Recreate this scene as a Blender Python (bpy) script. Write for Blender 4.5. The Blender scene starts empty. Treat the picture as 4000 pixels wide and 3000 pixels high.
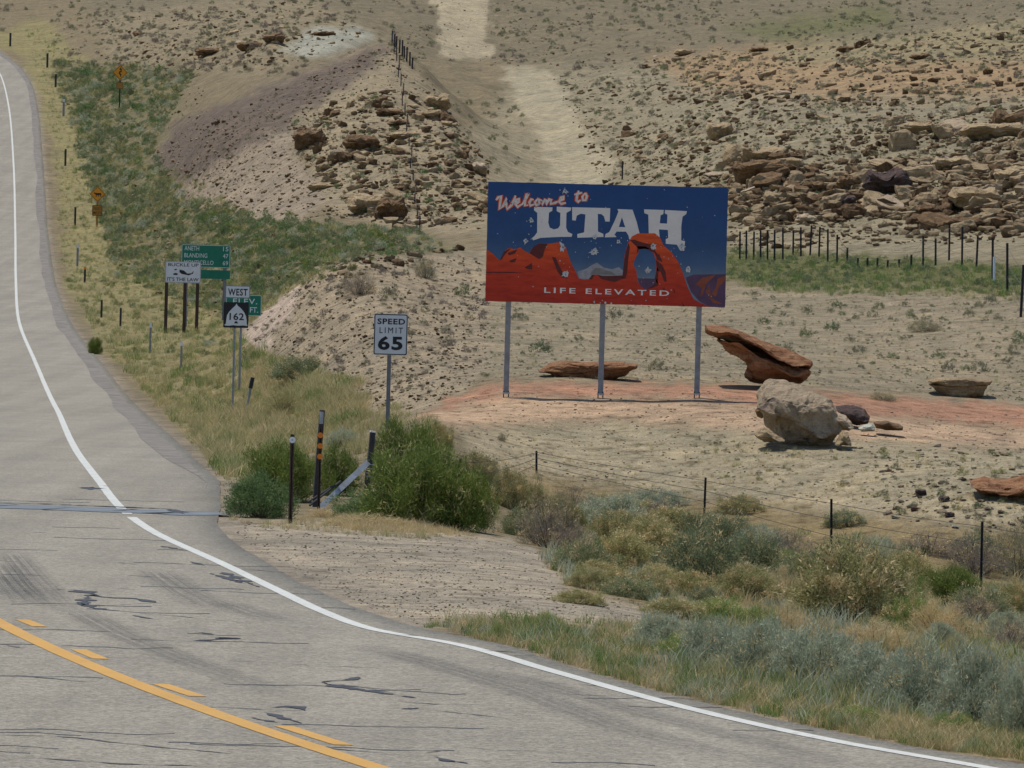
import bpy, bmesh, math, random
import numpy as np
from mathutils import Matrix, Vector
random.seed(7); rng = np.random.default_rng(11)
SC = bpy.context.scene
COL = SC.collection
R = math.radians
# ------------------------------------------------------------------ camera, light, exposure
FPX, CX, CY = 12270.0, 1106.0, 829.5          # focal length and centre in a 2212 px wide picture
PITCH = math.atan((CY-656.0)/FPX); ROLL = R(1.5); CAMZ = 3.0
_r0 = np.array([1.,0,0]); _u0 = np.array([0, math.sin(PITCH), math.cos(PITCH)]); _f = np.array([0, math.cos(PITCH), -math.sin(PITCH)])
_right = _r0*math.cos(ROLL)+_u0*math.sin(ROLL); _up = -_r0*math.sin(ROLL)+_u0*math.cos(ROLL)
cam = bpy.data.cameras.new('camera'); camo = bpy.data.objects.new('camera', cam); COL.objects.link(camo)
cam.sensor_width = 36; cam.lens = FPX/2212*36; cam.clip_start = 1; cam.clip_end = 6000
m = Matrix.Identity(4)
for i in range(3):
    m[i][0] = _right[i]; m[i][1] = _up[i]; m[i][2] = -_f[i]
m[2][3] = CAMZ
camo.matrix_world = m
SC.camera = camo
SUN_EL, SUN_AZ = 73.0, -58.0                  # azimuth from +Y (away from camera), negative = left
world = bpy.data.worlds.new('World'); SC.world = world; world.use_nodes = True
wn = world.node_tree.nodes; wl = world.node_tree.links
sky = wn.new('ShaderNodeTexSky'); sky.sky_type = 'NISHITA'; sky.sun_disc = False
sky.sun_elevation = R(SUN_EL); sky.sun_rotation = R(SUN_AZ); sky.altitude = 1500
wl.new(sky.outputs[0], wn['Background'].inputs[0]); wn['Background'].inputs[1].default_value = 0.11
sl = bpy.data.lights.new('sun', 'SUN'); sl.energy = 3.5; sl.angle = R(0.5); sl.color = (1.0, 0.955, 0.88)
so = bpy.data.objects.new('sun', sl); COL.objects.link(so)
sd = Vector((math.sin(R(SUN_AZ))*math.cos(R(SUN_EL)), math.cos(R(SUN_AZ))*math.cos(R(SUN_EL)), math.sin(R(SUN_EL))))
so.rotation_euler = sd.to_track_quat('Z', 'Y').to_euler(); so.location = (0, 60, 60)
SC.view_settings.view_transform = 'Standard'; SC.view_settings.look = 'None'
SC.view_settings.exposure = 0.12; SC.view_settings.gamma = 1.0; SC.view_settings.use_curve_mapping = False
SC.render.engine = 'CYCLES'; SC.cycles.max_bounces = 5

# ------------------------------------------------------------------ projection helpers
cr, sr = math.cos(ROLL), math.sin(ROLL)
def ray(u, v):
    """slopes a=x/Y, b=(z-cam)/Y of the line of sight through picture point (u,v)"""
    u = np.asarray(u, float); v = np.asarray(v, float)
    X = (u-CX)/FPX; Yd = -(v-CY)/FPX
    d = _f[None]*1.0+X.reshape(-1,1)*_right[None]+Yd.reshape(-1,1)*_up[None]
    return d[:,0]/d[:,1], d[:,2]/d[:,1]
def proj(x, y, z):
    dx = x; dz = z-CAMZ
    X = dx*_right[0]+y*_right[1]+dz*_right[2]; U = dx*_up[0]+y*_up[1]+dz*_up[2]; F = dx*_f[0]+y*_f[1]+dz*_f[2]
    F = np.maximum(F, 1e-3)
    return CX+FPX*X/F, CY-FPX*U/F
def un(u, v, Y):
    a, b = ray([u],[v]); return float(a[0]*Y), Y, float(CAMZ+b[0]*Y)
def unz(u, v, z):
    a, b = ray([u],[v]); Y = (z-CAMZ)/b[0]; return float(a[0]*Y), float(Y), z

# ------------------------------------------------------------------ noise
_perm = np.random.default_rng(5).permutation(512)
def _h(i, j, k): return _perm[(_perm[(_perm[i & 511]+j) & 511]+k) & 511]
_g = np.random.default_rng(6).normal(size=(512,3)); _g /= np.linalg.norm(_g, axis=1)[:,None]
def perlin(x, y, z=None):
    x = np.asarray(x, float); y = np.asarray(y, float); z = np.zeros_like(x) if z is None else np.asarray(z, float)
    xi, yi, zi = np.floor(x).astype(int), np.floor(y).astype(int), np.floor(z).astype(int)
    xf, yf, zf = x-xi, y-yi, z-zi
    f = lambda t: t*t*t*(t*(t*6-15)+10)
    u, v, w = f(xf), f(yf), f(zf); out = 0
    for a in (0,1):
        for b in (0,1):
            for c in (0,1):
                g = _g[_h(xi+a, yi+b, zi+c)]
                d = g[...,0]*(xf-a)+g[...,1]*(yf-b)+g[...,2]*(zf-c)
                out = out+d*(u if a else 1-u)*(v if b else 1-v)*(w if c else 1-w)
    return out*1.4
def fbm(x, y, z=None, o=4):
    s = 0; A = 1; f = 1
    for i in range(o):
        s = s+A*perlin(np.asarray(x)*f+i*7.3, np.asarray(y)*f+i*3.1, None if z is None else np.asarray(z)*f+i*1.7); A *= .5; f *= 2.03
    return s
def sstep(e0, e1, x):
    t = np.clip((x-e0)/(e1-e0), 0, 1); return t*t*(3-2*t)
def polydist(px, py, poly):
    """signed distance, positive inside"""
    n = len(poly); inside = np.zeros(px.shape, bool); dmin = np.full(px.shape, 1e9)
    for i in range(n):
        x1, y1 = poly[i]; x2, y2 = poly[(i+1) % n]
        c = ((y1 > py) != (y2 > py)) & (px < (x2-x1)*(py-y1)/((y2-y1) if y2 != y1 else 1e-9)+x1)
        inside ^= c
        ex, ey = x2-x1, y2-y1; t = np.clip(((px-x1)*ex+(py-y1)*ey)/(ex*ex+ey*ey+1e-9), 0, 1)
        dmin = np.minimum(dmin, np.hypot(px-x1-t*ex, py-y1-t*ey))
    return np.where(inside, dmin, -dmin)

# ------------------------------------------------------------------ the road line
WL = [unz(2400,1712,0), unz(2110,1659,0), unz(1800,1604,0), unz(1500,1537,0), unz(1200,1455,0), unz(1000,1398,0), unz(800,1361,0), unz(700,1325,0),
      unz(600,1278,0), unz(480,1220,0), unz(330,1150,0), unz(262,1100,0), unz(215,1042,0), unz(165,975,0), un(120,880,150), un(75,780,200), un(40,690,262),
      un(34,600,318), un(33,500,375), un(29,350,450), un(17,220,530), un(0,160,570), un(-60,80,640), un(-140,0,720)]
WL = sorted(WL, key=lambda p: p[1])
WLy = np.array([p[1] for p in WL]); WLx = np.array([p[0] for p in WL]); WLz = np.array([p[2] for p in WL])
def smooth_interp(xq, xs, ys):
    # monotone cubic (Hermite with limited slopes)
    h = np.diff(xs); d = np.diff(ys)/h; mm = np.zeros(len(xs)); mm[0] = d[0]; mm[-1] = d[-1]
    for i in range(1, len(xs)-1): mm[i] = 0 if d[i-1]*d[i] <= 0 else 2*d[i-1]*d[i]/(d[i-1]+d[i])
    xq = np.asarray(xq, float); q = np.clip(xq, xs[0], xs[-1]); i = np.clip(np.searchsorted(xs, q)-1, 0, len(xs)-2)
    t = (q-xs[i])/h[i]
    r = (2*t**3-3*t**2+1)*ys[i]+(t**3-2*t**2+t)*h[i]*mm[i]+(-2*t**3+3*t**2)*ys[i+1]+(t**3-t**2)*h[i]*mm[i+1]
    return r+np.where(xq < xs[0], (xq-xs[0])*mm[0], 0)+np.where(xq > xs[-1], (xq-xs[-1])*mm[-1], 0)
def road_x(Y): return smooth_interp(Y, WLy, WLx)
def road_z(Y):
    return smooth_interp(Y, WLy, WLz)
EDi = [(480,1100,0),(484,1040,0),(400,975,0),(345,910,0)]
ED = [unz(2500,1705,0), unz(2212,1655,0), unz(2000,1622,0), unz(1700,1563,0), unz(1400,1492,0), unz(1180,1427,0), unz(1000,1378,0), unz(900,1357,0), unz(760,1312,0),
      unz(640,1257,0), unz(530,1190,0), unz(470,1135,0), unz(478,1095,0), unz(474,1040,0), unz(400,970,0), un(330,900,137), un(222,780,198), un(152,690,262), un(118,600,318),
      un(101,480,386), un(90,320,468), un(75,200,545), un(48,150,580), un(0,108,612), un(-60,40,680)]
ED = sorted(ED, key=lambda p: p[1])
EDy = np.array([p[1] for p in ED]); EDo = np.array([p[0] for p in ED])-road_x(EDy)
def edge_x(Y): return road_x(Y)+np.clip(np.interp(Y, EDy, EDo), .25, 3.0)
ROADW = 8.4

# ------------------------------------------------------------------ terrain
C = []
for p in WL:
    C.append(p); C.append((p[0]-7, p[1], p[2])); 
for p in ED: C.append((p[0], p[1], float(road_z(p[1]))))
def P(u, v, Y): C.append(un(u, v, Y))
def PZ(u, v, z): C.append(unz(u, v, z))
C += [(0,10,0),(-6,10,0),(6,10,-.1),(-4,22,0),(10,22,-.3),(5,30,-.15)]
# foreground: gravel pull-out, ditch, wash
PZ(700,1220,-.02); PZ(1000,1250,-.05); PZ(560,1130,0); PZ(870,1145,-.03); PZ(1150,1190,-.15); PZ(1250,1300,-.12)
PZ(1700,1450,-.25); PZ(1400,1380,-.2); PZ(2212,1520,-.25); PZ(2000,1370,-.6); PZ(2200,1400,-.6); PZ(1500,1260,-.5); PZ(1850,1320,-.65)
PZ(2130,1275,-1.2); PZ(1805,1195,-1.0); PZ(1528,1130,-.7); PZ(1162,1085,-.5); PZ(2212,1200,-1.0); PZ(1300,1190,-.5)
PZ(640,1060,0); PZ(560,1000,.0); PZ(700,950,.05); PZ(500,960,-.05)
P(1060,960,106); P(1300,1000,106); P(1600,1040,103); P(1900,1080,99); P(2200,1110,96)
P(1000,900,113); P(1300,905,112.5); P(1700,940,109); P(2000,960,110); P(2212,975,110)
P(1092,857,116); P(1300,859,116); P(1509,863,116); P(1750,850,121); P(2000,860,124); P(2212,900,120)
P(1100,820,122); P(1400,825,122); P(2100,800,135)
P(840,915,104); P(920,885,113)
P(2212,690,152); P(2176,628,172); P(2144,600,190); P(2050,568,212); P(1830,570,228); P(1600,560,232)
P(1300,700,150); P(1600,700,155); P(1900,700,158); P(1300,620,190); P(1700,620,188)
# near cut bank
P(530,735,158); P(580,680,160); P(640,603,166); P(740,562,172); P(900,545,178); P(1040,535,184)
P(720,800,132); P(800,883,122); P(760,700,145); P(900,680,150); P(900,800,128); P(1000,640,162); P(1020,760,135)
C += [(un(640,600,205)[0], 205, 3.0), (un(740,560,212)[0], 212, 3.7), (un(900,540,218)[0], 218, 4.3), (un(1040,530,222)[0], 222, 4.9), (un(560,680,200)[0], 200, 1.6)]
# verge
P(500,877,141); P(600,830,135); P(425,738,245); P(361,712,250); P(485,722,262); P(300,690,235); P(220,640,290); P(560,800,134); P(440,850,146)
# valley
P(600,600,262); P(740,545,272); P(900,520,272); P(500,600,285); P(400,600,310); P(300,560,330); P(200,490,380); P(560,500,305); P(760,480,292); P(950,500,275); P(450,450,345)
P(1100,480,262); P(1300,450,280)
P(240,242,520); P(180,300,470); P(200,400,420); P(330,400,385); P(100,130,590); P(280,330,440)
# left hill
P(320,330,385); P(400,410,365); P(500,470,335); P(640,430,320); P(700,300,345); P(820,300,345); P(950,300,338); P(880,430,312); P(1030,400,318); P(560,300,362); P(430,290,375)
P(600,210,385); P(700,155,400); P(850,92,418); P(780,115,410); P(900,160,395); P(950,215,380); P(1040,330,350); P(1000,270,365)
P(850,200,370); P(400,210,470); P(500,180,440)
P(300,100,560); P(450,110,530); P(600,110,500); P(700,70,540); P(400,20,640); P(150,40,650); P(780,40,600); P(700,0,680)
C += [(un(850,100,470)[0], 470, 21.5), (un(950,200,440)[0], 440, 17.5)]
# far right hills and track
P(1000,135,560); P(1000,60,640); P(1000,0,700); P(1130,160,500); P(1180,220,450); P(1240,300,390); P(1290,390,340); P(1100,300,400)
P(1100,400,335); P(1400,400,305); P(1500,300,340); P(1400,200,430); P(1600,140,440); P(1300,100,560); P(1500,60,620); P(1500,0,720); P(1250,0,710)
P(1700,500,246); P(1900,500,243); P(2100,500,238); P(2212,510,232); P(1600,500,250); P(1500,450,272)
P(1600,400,268); P(1800,390,264); P(2000,390,260); P(2200,400,255)
P(1700,290,298); P(1950,280,288); P(2150,270,280); P(2212,220,300); P(2000,200,330); P(1800,200,345); P(1600,230,345)
P(2212,120,370); P(2000,110,390); P(1850,110,410); P(2212,38,420); P(2000,75,410); P(1700,118,435)
P(2200,20,620); P(1900,30,640); P(2100,0,700); P(1800,0,715); P(1800,70,590); P(1950,55,620)
C = np.array(C)
def rb_xy(x, y):
    a = np.clip(x/np.maximum(y, 1), -.3, .3); a = np.sign(a)*.115*np.tanh(np.abs(a)/.115)
    return a*4.5, np.log(np.clip(y, 8, 760))
cx_, cy_ = rb_xy(C[:,0], C[:,1])
def tps(r2): return .5*r2*np.log(r2+1e-10)
N = len(C); K = tps((cx_[:,None]-cx_[None])**2+(cy_[:,None]-cy_[None])**2)
sc = 1/np.maximum(C[:,1], 30.)               # fit z/Y so errors are even in angle
K += np.eye(N)*2e-4
Pm = np.c_[np.ones(N), cx_, cy_]
A_ = np.block([[K, Pm],[Pm.T, np.zeros((3,3))]])
w_ = np.linalg.solve(A_, np.r_[(C[:,2]-CAMZ)*sc, 0,0,0])
def base_z(x, y):
    sh = x.shape; X, Yl = rb_xy(x.ravel(), y.ravel()); out = np.empty(X.shape)
    for s in range(0, len(X), 20000):
        a, b = X[s:s+20000], Yl[s:s+20000]
        k = tps((a[:,None]-cx_[None])**2+(b[:,None]-cy_[None])**2)
        out[s:s+20000] = k@w_[:N]+w_[N]+w_[N+1]*a+w_[N+2]*b
    yy = np.maximum(np.clip(y.ravel(), 8, 760), 30.)
    return (out*yy+CAMZ).reshape(sh)
GA = np.linspace(-.14, .14, 421); GL = np.linspace(math.log(8), math.log(760), 1500)
gy = np.exp(GL)[:,None]*np.ones((1,len(GA))); gx = GA[None]*gy
# coarse base then upsample: evaluate base on a thinner grid
cA = np.linspace(-.14, .14, 106); cL = np.linspace(GL[0], GL[-1], 376)
cy2 = np.exp(cL)[:,None]*np.ones((1,len(cA))); cg = base_z(cA[None]*cy2, cy2)
def bil(G, A, L, a, l):
    fa = np.clip((a-A[0])/(A[1]-A[0]), 0, len(A)-1.001); fl = np.clip((l-L[0])/(L[1]-L[0]), 0, len(L)-1.001)
    i = fa.astype(int); j = fl.astype(int); fa = fa-i; fl = fl-j
    return (G[j,i]*(1-fa)+G[j,i+1]*fa)*(1-fl)+(G[j+1,i]*(1-fa)+G[j+1,i+1]*fa)*fl
ROCKY = [[(1330,330),(1500,240),(1800,250),(2212,240),(2400,240),(2400,500),(1900,510),(1600,500),(1560,420),(1450,400)],
         [(620,270),(780,200),(930,190),(1000,300),(1060,360),(1050,480),(860,500),(720,430),(640,330)],
         [(240,60),(600,60),(640,110),(560,155),(300,135)],
         [(600,680),(740,570),(1040,555),(1040,700),(900,790),(700,760)],
         [(1380,130),(2300,60),(2300,230),(1450,230)]]
def full_z(x, y):
    a = x/np.maximum(y,1); a = np.sign(a)*np.minimum(np.abs(a), .139)
    b = bil(cg, cA, cL, a, np.log(np.clip(y, 8, 759)))
    b = b+np.where(y > 760, (y-760)*.07*np.exp(-np.maximum(y-760,0)/1500), 0)
    u, v = proj(x, y, b)
    rk = np.zeros(x.shape)
    for q in ROCKY[:3]: rk = np.maximum(rk, sstep(-10, 25, polydist(u, v, q)))
    amp = sstep(30, 220, y)
    n = .30*amp*fbm(x/14, y/22, o=2)+.10*(amp+.15)*fbm(x/3.5+9, y/5, o=3)+.025*(amp+.4)*fbm(x/.9, y/1.2+4, o=2)
    n = n+rk*(.9*np.abs(fbm(x/5, y/7+3, o=3))-.2)+.5*sstep(300, 600, y)*fbm(x/30, y/45, o=2)
    bk = sstep(-5, 30, polydist(u, v, ROCKY[3]+[(620,800)]))
    n = n-bk*.30*np.abs(fbm(x/4+y/9, y/1.6-x/3, o=3))
    hl = sstep(280, 360, y); n = n-hl*.9*np.abs(fbm(x/9+3, y/38, o=3))
    dx = x-edge_x(y)
    near = 1-sstep(.0, 3.5+.02*y, dx); nearl = 1-sstep(0, 4, -(x-(edge_x(y)-ROADW-2)))
    k = near*nearl
    rz = road_z(y)
    z = (b+n*sstep(0.0, 5.0+y*.02, dx))*(1-k)+(rz+.012*fbm(x/.5, y/.8, o=2)-.015)*k
    # left of the road: ground close to road level with its own relief
    lf = sstep(0, 14, edge_x(y)-ROADW-x)
    return np.where(x < edge_x(y)-ROADW, rz-.1+lf*(n*1.2+(b-rz)*.7), z)
G = full_z(gx, gy)
def tz(x, y):
    x = np.asarray(x, float); y = np.asarray(y, float)
    return bil(G, GA, GL, x/y, np.log(y))
GY = np.exp(GL)
def cast(u, v):
    """first terrain point seen through picture points (u,v); returns x,y,z,ok"""
    u = np.atleast_1d(np.asarray(u, float)); v = np.atleast_1d(np.asarray(v, float))
    a, b = ray(u, v); xo = np.empty(len(u)); yo = np.empty(len(u)); ok = np.zeros(len(u), bool)
    for s in range(0, len(u), 4000):
        aa, bb = a[s:s+4000], b[s:s+4000]
        fa = np.clip((aa-GA[0])/(GA[1]-GA[0]), 0, len(GA)-1.001); i = fa.astype(int); fa = fa-i
        H = G[:,i]*(1-fa)+G[:,i+1]*fa
        D = H-(CAMZ+bb[None]*GY[:,None])
        hit = D[60:] > 0; j = np.argmax(hit, axis=0)+60; good = hit.any(axis=0)
        d1 = D[j, np.arange(len(j))]; d0 = D[j-1, np.arange(len(j))]; t = np.clip(-d0/(d1-d0+1e-12), 0, 1)
        Y = GY[j-1]*(1-t)+GY[j]*t
        xo[s:s+4000] = aa*Y; yo[s:s+4000] = Y; ok[s:s+4000] = good
    return xo, yo, tz(xo, yo), ok
def at(u, v):
    x, y, z, ok = cast([u],[v]); return float(x[0]), float(y[0]), float(z[0])

# ------------------------------------------------------------------ materials
def lin(c):
    c = np.asarray(c, float)/255; return np.where(c <= .04045, c/12.92, ((c+.055)/1.055)**2.4)
def rgba(c, k=1.0): l = lin(c)*k; return (float(l[0]), float(l[1]), float(l[2]), 1)
def newmat(name, rough=.9, spec=.2):
    mt = bpy.data.materials.new(name); mt.use_nodes = True; n = mt.node_tree.nodes; b = n['Principled BSDF']
    b.inputs['Roughness'].default_value = rough; b.inputs['Specular IOR Level'].default_value = spec
    return mt, n, mt.node_tree.links, b
def noise(n, l, scale, detail=4, rough=.6, vec=None, dist=0):
    t = n.new('ShaderNodeTexNoise'); t.inputs['Scale'].default_value = scale; t.inputs['Detail'].default_value = detail
    t.inputs['Roughness'].default_value = rough; t.inputs['Distortion'].default_value = dist
    if vec is not None: l.new(vec, t.inputs['Vector'])
    return t.outputs['Fac']
def ramp(n, l, fac, stops):
    r = n.new('ShaderNodeValToRGB'); e = r.color_ramp.elements
    while len(e) < len(stops): e.new(.5)
    for q, (p, c) in zip(e, stops): q.position = p; q.color = c if len(c) == 4 else (*c, 1)
    l.new(fac, r.inputs[0]); return r.outputs[0]
def mixc(n, l, fac, a, b, mode='MIX'):
    x = n.new('ShaderNodeMix'); x.data_type = 'RGBA'; x.blend_type = mode
    if isinstance(fac, (int, float)): x.inputs[0].default_value = fac
    else: l.new(fac, x.inputs[0])
    for s, q in ((6, a), (7, b)):
        if isinstance(q, tuple): x.inputs[s].default_value = q
        else: l.new(q, x.inputs[s])
    return x.outputs[2]
def bumpn(n, l, h, strength, dist, b):
    q = n.new('ShaderNodeBump'); q.inputs['Strength'].default_value = strength; q.inputs['Distance'].default_value = dist
    l.new(h, q.inputs['Height']); l.new(q.outputs[0], b.inputs['Normal']); return q
def g(v): return (v, v, v, 1)
def simple(name, c, rough=.8, metal=0, var=.25, scale=8, spec=.3):
    mt, n, l, b = newmat(name, rough, spec); tc = n.new('ShaderNodeTexCoord').outputs['Object']
    f = noise(n, l, scale, 5, .65, tc)
    col = ramp(n, l, f, [(.3, g(1-var)), (.7, g(1+var*.4))])
    l.new(mixc(n, l, 1.0, (c[0], c[1], c[2], 1), col, 'MULTIPLY'), b.inputs['Base Color']); b.inputs['Metallic'].default_value = metal
    return mt

# ground
mt, n, l, b = newmat('ground_soil', .95, .1)
pos = n.new('ShaderNodeNewGeometry').outputs['Position']
att = n.new('ShaderNodeVertexColor'); att.layer_name = 'soil'
big = noise(n, l, .28, 7, .7, pos, 1.2); mid = noise(n, l, 2.2, 5, .7, pos); fine = noise(n, l, 14, 4, .75, pos); gr = noise(n, l, 45, 2, .8, pos)
c1 = mixc(n, l, 1.0, att.outputs['Color'], ramp(n, l, big, [(.34, (.74,.76,.77,1)), (.5, g(1)), (.64, (1.2,1.17,1.13,1))]), 'MULTIPLY')
c2 = mixc(n, l, 1.0, c1, ramp(n, l, mid, [(.36, (.55,.53,.49,1)), (.46, g(.95)), (.56, g(1.06)), (.68, (1.36,1.32,1.25,1))]), 'MULTIPLY')
c3 = mixc(n, l, 1.0, c2, ramp(n, l, fine, [(.36, g(.72)), (.5, g(1.0)), (.66, g(1.2))]), 'MULTIPLY')
c4 = mixc(n, l, .5, c3, ramp(n, l, gr, [(.4, g(.6)), (.6, g(1.3))]), 'MULTIPLY')
l.new(c4, b.inputs['Base Color'])
ma = n.new('ShaderNodeMath'); ma.operation = 'ADD'; l.new(fine, ma.inputs[0]); l.new(mid, ma.inputs[1])
bumpn(n, l, ma.outputs[0], .75, .075, b)
M_GROUND = mt
# asphalt
mt, n, l, b = newmat('asphalt', .85, .25)
pos = n.new('ShaderNodeNewGeometry').outputs['Position']
f1 = noise(n, l, .5, 5, .6, pos); f2 = noise(n, l, 30, 3, .8, pos); f3 = noise(n, l, 4, 4, .6, pos)
mp = n.new('ShaderNodeMapping'); mp.inputs['Scale'].default_value = (1.3, .05, 1); mp.inputs['Rotation'].default_value = (0,0,R(-9)); l.new(pos, mp.inputs[0])
f4 = noise(n, l, 1.0, 3, .5, mp.outputs[0])
c = ramp(n, l, f1, [(.3, rgba((136,130,117))), (.7, rgba((148,141,126)))])
c = mixc(n, l, .7, c, ramp(n, l, f4, [(.35, g(.84)), (.65, g(1.08))]), 'MULTIPLY')
c = mixc(n, l, .6, c, ramp(n, l, f3, [(.3, g(.86)), (.7, g(1.1))]), 'MULTIPLY')
c = mixc(n, l, .8, c, ramp(n, l, f2, [(.38, g(.55)), (.5, g(1.0)), (.64, g(1.35))]), 'MULTIPLY')
f5 = noise(n, l, 12, 3, .8, pos); c = mixc(n, l, .7, c, ramp(n, l, f5, [(.36, g(.72)), (.5, g(1.0)), (.66, g(1.18))]), 'MULTIPLY')
l.new(c, b.inputs['Base Color']); bumpn(n, l, f2, .6, .015, b); M_ASPH = mt
def paint_mat(name, c, wear=.5):
    mt, n, l, b = newmat(name, .7, .3); pos = n.new('ShaderNodeNewGeometry').outputs['Position']
    f = noise(n, l, 9, 5, .75, pos); f2 = noise(n, l, 60, 2, .7, pos); f3 = noise(n, l, 1.1, 3, .6, pos)
    col = mixc(n, l, ramp(n, l, f, [(.30, g(.55*wear)), (.45, g(0))]), c, rgba((140,135,122)))
    col = mixc(n, l, .5, col, ramp(n, l, f2, [(.3, g(.7)), (.7, g(1.1))]), 'MULTIPLY')
    col = mixc(n, l, .5, col, ramp(n, l, f3, [(.3, g(.8)), (.7, g(1.05))]), 'MULTIPLY')
    l.new(col, b.inputs['Base Color']); return mt
M_WHITE_LINE = paint_mat('white_road_paint', (.58,.58,.53,1), 1.3)
M_YELLOW_LINE = paint_mat('yellow_road_paint', (.56,.31,.07,1), 1.2)
M_TAR = simple('crack_tar', (.055,.052,.055), .6, 0, .4, 3)
M_JOINT = simple('joint_sealant', (.165,.185,.20), .7, 0, .35, 2.5)
mt, n, l, b = newmat('tyre_rubber_mark', .9, .1)
uvn = n.new('ShaderNodeUVMap').outputs[0]; sx = n.new('ShaderNodeSeparateXYZ'); l.new(uvn, sx.inputs[0])
mp = n.new('ShaderNodeMapping'); mp.inputs['Scale'].default_value = (18, .6, 1); l.new(uvn, mp.inputs[0])
f = noise(n, l, 1.0, 4, .7, mp.outputs[0]); 
pos = n.new('ShaderNodeNewGeometry').outputs['Position']; fg = noise(n, l, 25, 2, .7, pos)
cross = ramp(n, l, sx.outputs[0], [(0.0, g(0)), (.25, g(1)), (.75, g(1)), (1.0, g(0))])
lng = ramp(n, l, sx.outputs[2] if False else sx.outputs[1], [(0.0, g(0)), (.15, g(1)), (.7, g(.8)), (1.0, g(0))])
fa = mixc(n, l, 1.0, cross, lng, 'MULTIPLY'); fa = mixc(n, l, 1.0, fa, ramp(n, l, f, [(.38, g(.1)), (.62, g(1))]), 'MULTIPLY'); fa = mixc(n, l, .6, fa, ramp(n, l, fg, [(.4, g(.2)), (.6, g(1))]), 'MULTIPLY')
b.inputs['Base Color'].default_value = (.13,.125,.125,1)
tr = n.new('ShaderNodeBsdfTransparent'); mx = n.new('ShaderNodeMixShader'); mlt = n.new('ShaderNodeMath'); mlt.operation = 'MULTIPLY'; mlt.inputs[1].default_value = .55
l.new(fa, mlt.inputs[0]); l.new(mlt.outputs[0], mx.inputs[0]); l.new(tr.outputs[0], mx.inputs[1]); l.new(b.outputs[0], mx.inputs[2])
l.new(mx.outputs[0], n['Material Output'].inputs[0]); M_TYRE = mt
# rocks
def rock_mat(name, ca, cb, varnish, vamt=.55, sc=1.0, strat=1.0):
    mt, n, l, b = newmat(name, .92, .12); tc = n.new('ShaderNodeTexCoord').outputs['Object']; oi = n.new('ShaderNodeObjectInfo')
    add = n.new('ShaderNodeVectorMath'); add.operation = 'ADD'; l.new(tc, add.inputs[0])
    mu = n.new('ShaderNodeVectorMath'); mu.operation = 'SCALE'; mu.inputs[3].default_value = 37
    cmb = n.new('ShaderNodeCombineXYZ'); [l.new(oi.outputs['Random'], cmb.inputs[i]) for i in range(3)]
    l.new(cmb.outputs[0], mu.inputs[0]); l.new(mu.outputs[0], add.inputs[1]); tv = add.outputs[0]
    f1 = noise(n, l, 2.2*sc, 5, .6, tv); pit = noise(n, l, 5*sc, 5, .8, tv, 1.0); f2 = noise(n, l, 12*sc, 5, .75, tv); fv = noise(n, l, 1.3*sc, 5, .65, tv, .5)
    mp = n.new('ShaderNodeMapping'); mp.inputs['Scale'].default_value = (.6,.6,9); l.new(tv, mp.inputs[0]); fs = noise(n, l, 1.4*sc, 4, .6, mp.outputs[0], .3)
    c = ramp(n, l, f1, [(.3, ca), (.7, cb)])
    c = mixc(n, l, .6*strat, c, ramp(n, l, fs, [(.35, (.72,.66,.6,1)), (.6, (1.12,1.1,1.08,1))]), 'MULTIPLY')
    c = mixc(n, l, .8, c, ramp(n, l, f2, [(.3, g(.6)), (.5, g(1)), (.7, g(1.25))]), 'MULTIPLY')
    c = mixc(n, l, ramp(n, l, fv, [(.56, g(0)), (.66, g(vamt))]), c, varnish)
    c = mixc(n, l, .7, c, ramp(n, l, pit, [(.34, g(.45)), (.42, g(1)), (.62, g(1.08))]), 'MULTIPLY')
    c = mixc(n, l, .55, c, ramp(n, l, oi.outputs['Random'], [(0, (.80,.76,.72,1)), (.35, (1,.97,.93,1)), (1, (1.15,1.15,1.15,1))]), 'MULTIPLY')
    l.new(c, b.inputs['Base Color'])
    ad = n.new('ShaderNodeMath'); ad.operation = 'ADD'; l.new(f2, ad.inputs[0]); l.new(fs, ad.inputs[1]); ad2 = n.new('ShaderNodeMath'); ad2.operation = 'ADD'; l.new(ad.outputs[0], ad2.inputs[0]); l.new(pit, ad2.inputs[1]); bumpn(n, l, ad2.outputs[0], 1.0, .09/sc, b)
    return mt
M_SAND = rock_mat('tan_sandstone', rgba((166,146,114)), rgba((188,168,136)), rgba((96,80,66)), .5)
M_BROWN = rock_mat('brown_sandstone', rgba((104,84,66)), rgba((152,126,94)), rgba((62,50,46)), .8)
M_RED = rock_mat('red_sandstone', rgba((138,94,66)), rgba((176,138,106)), rgba((92,60,46)), .75, 1.8)
M_PALE = rock_mat('pale_conglomerate', rgba((166,148,124)), rgba((192,174,148)), rgba((100,88,86)), .9, 2.2, .3)
M_DARK = rock_mat('dark_varnished_rock', rgba((74,64,64)), rgba((108,94,90)), rgba((150,90,56)), .6)
M_WHITEROCK = rock_mat('white_gypsum_rock', rgba((196,200,184)), rgba((214,216,200)), rgba((150,150,130)), .3)
M_PEBBLE = rock_mat('mixed_gravel', rgba((140,126,108)), rgba((180,166,146)), rgba((90,80,76)), .6)
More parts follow.
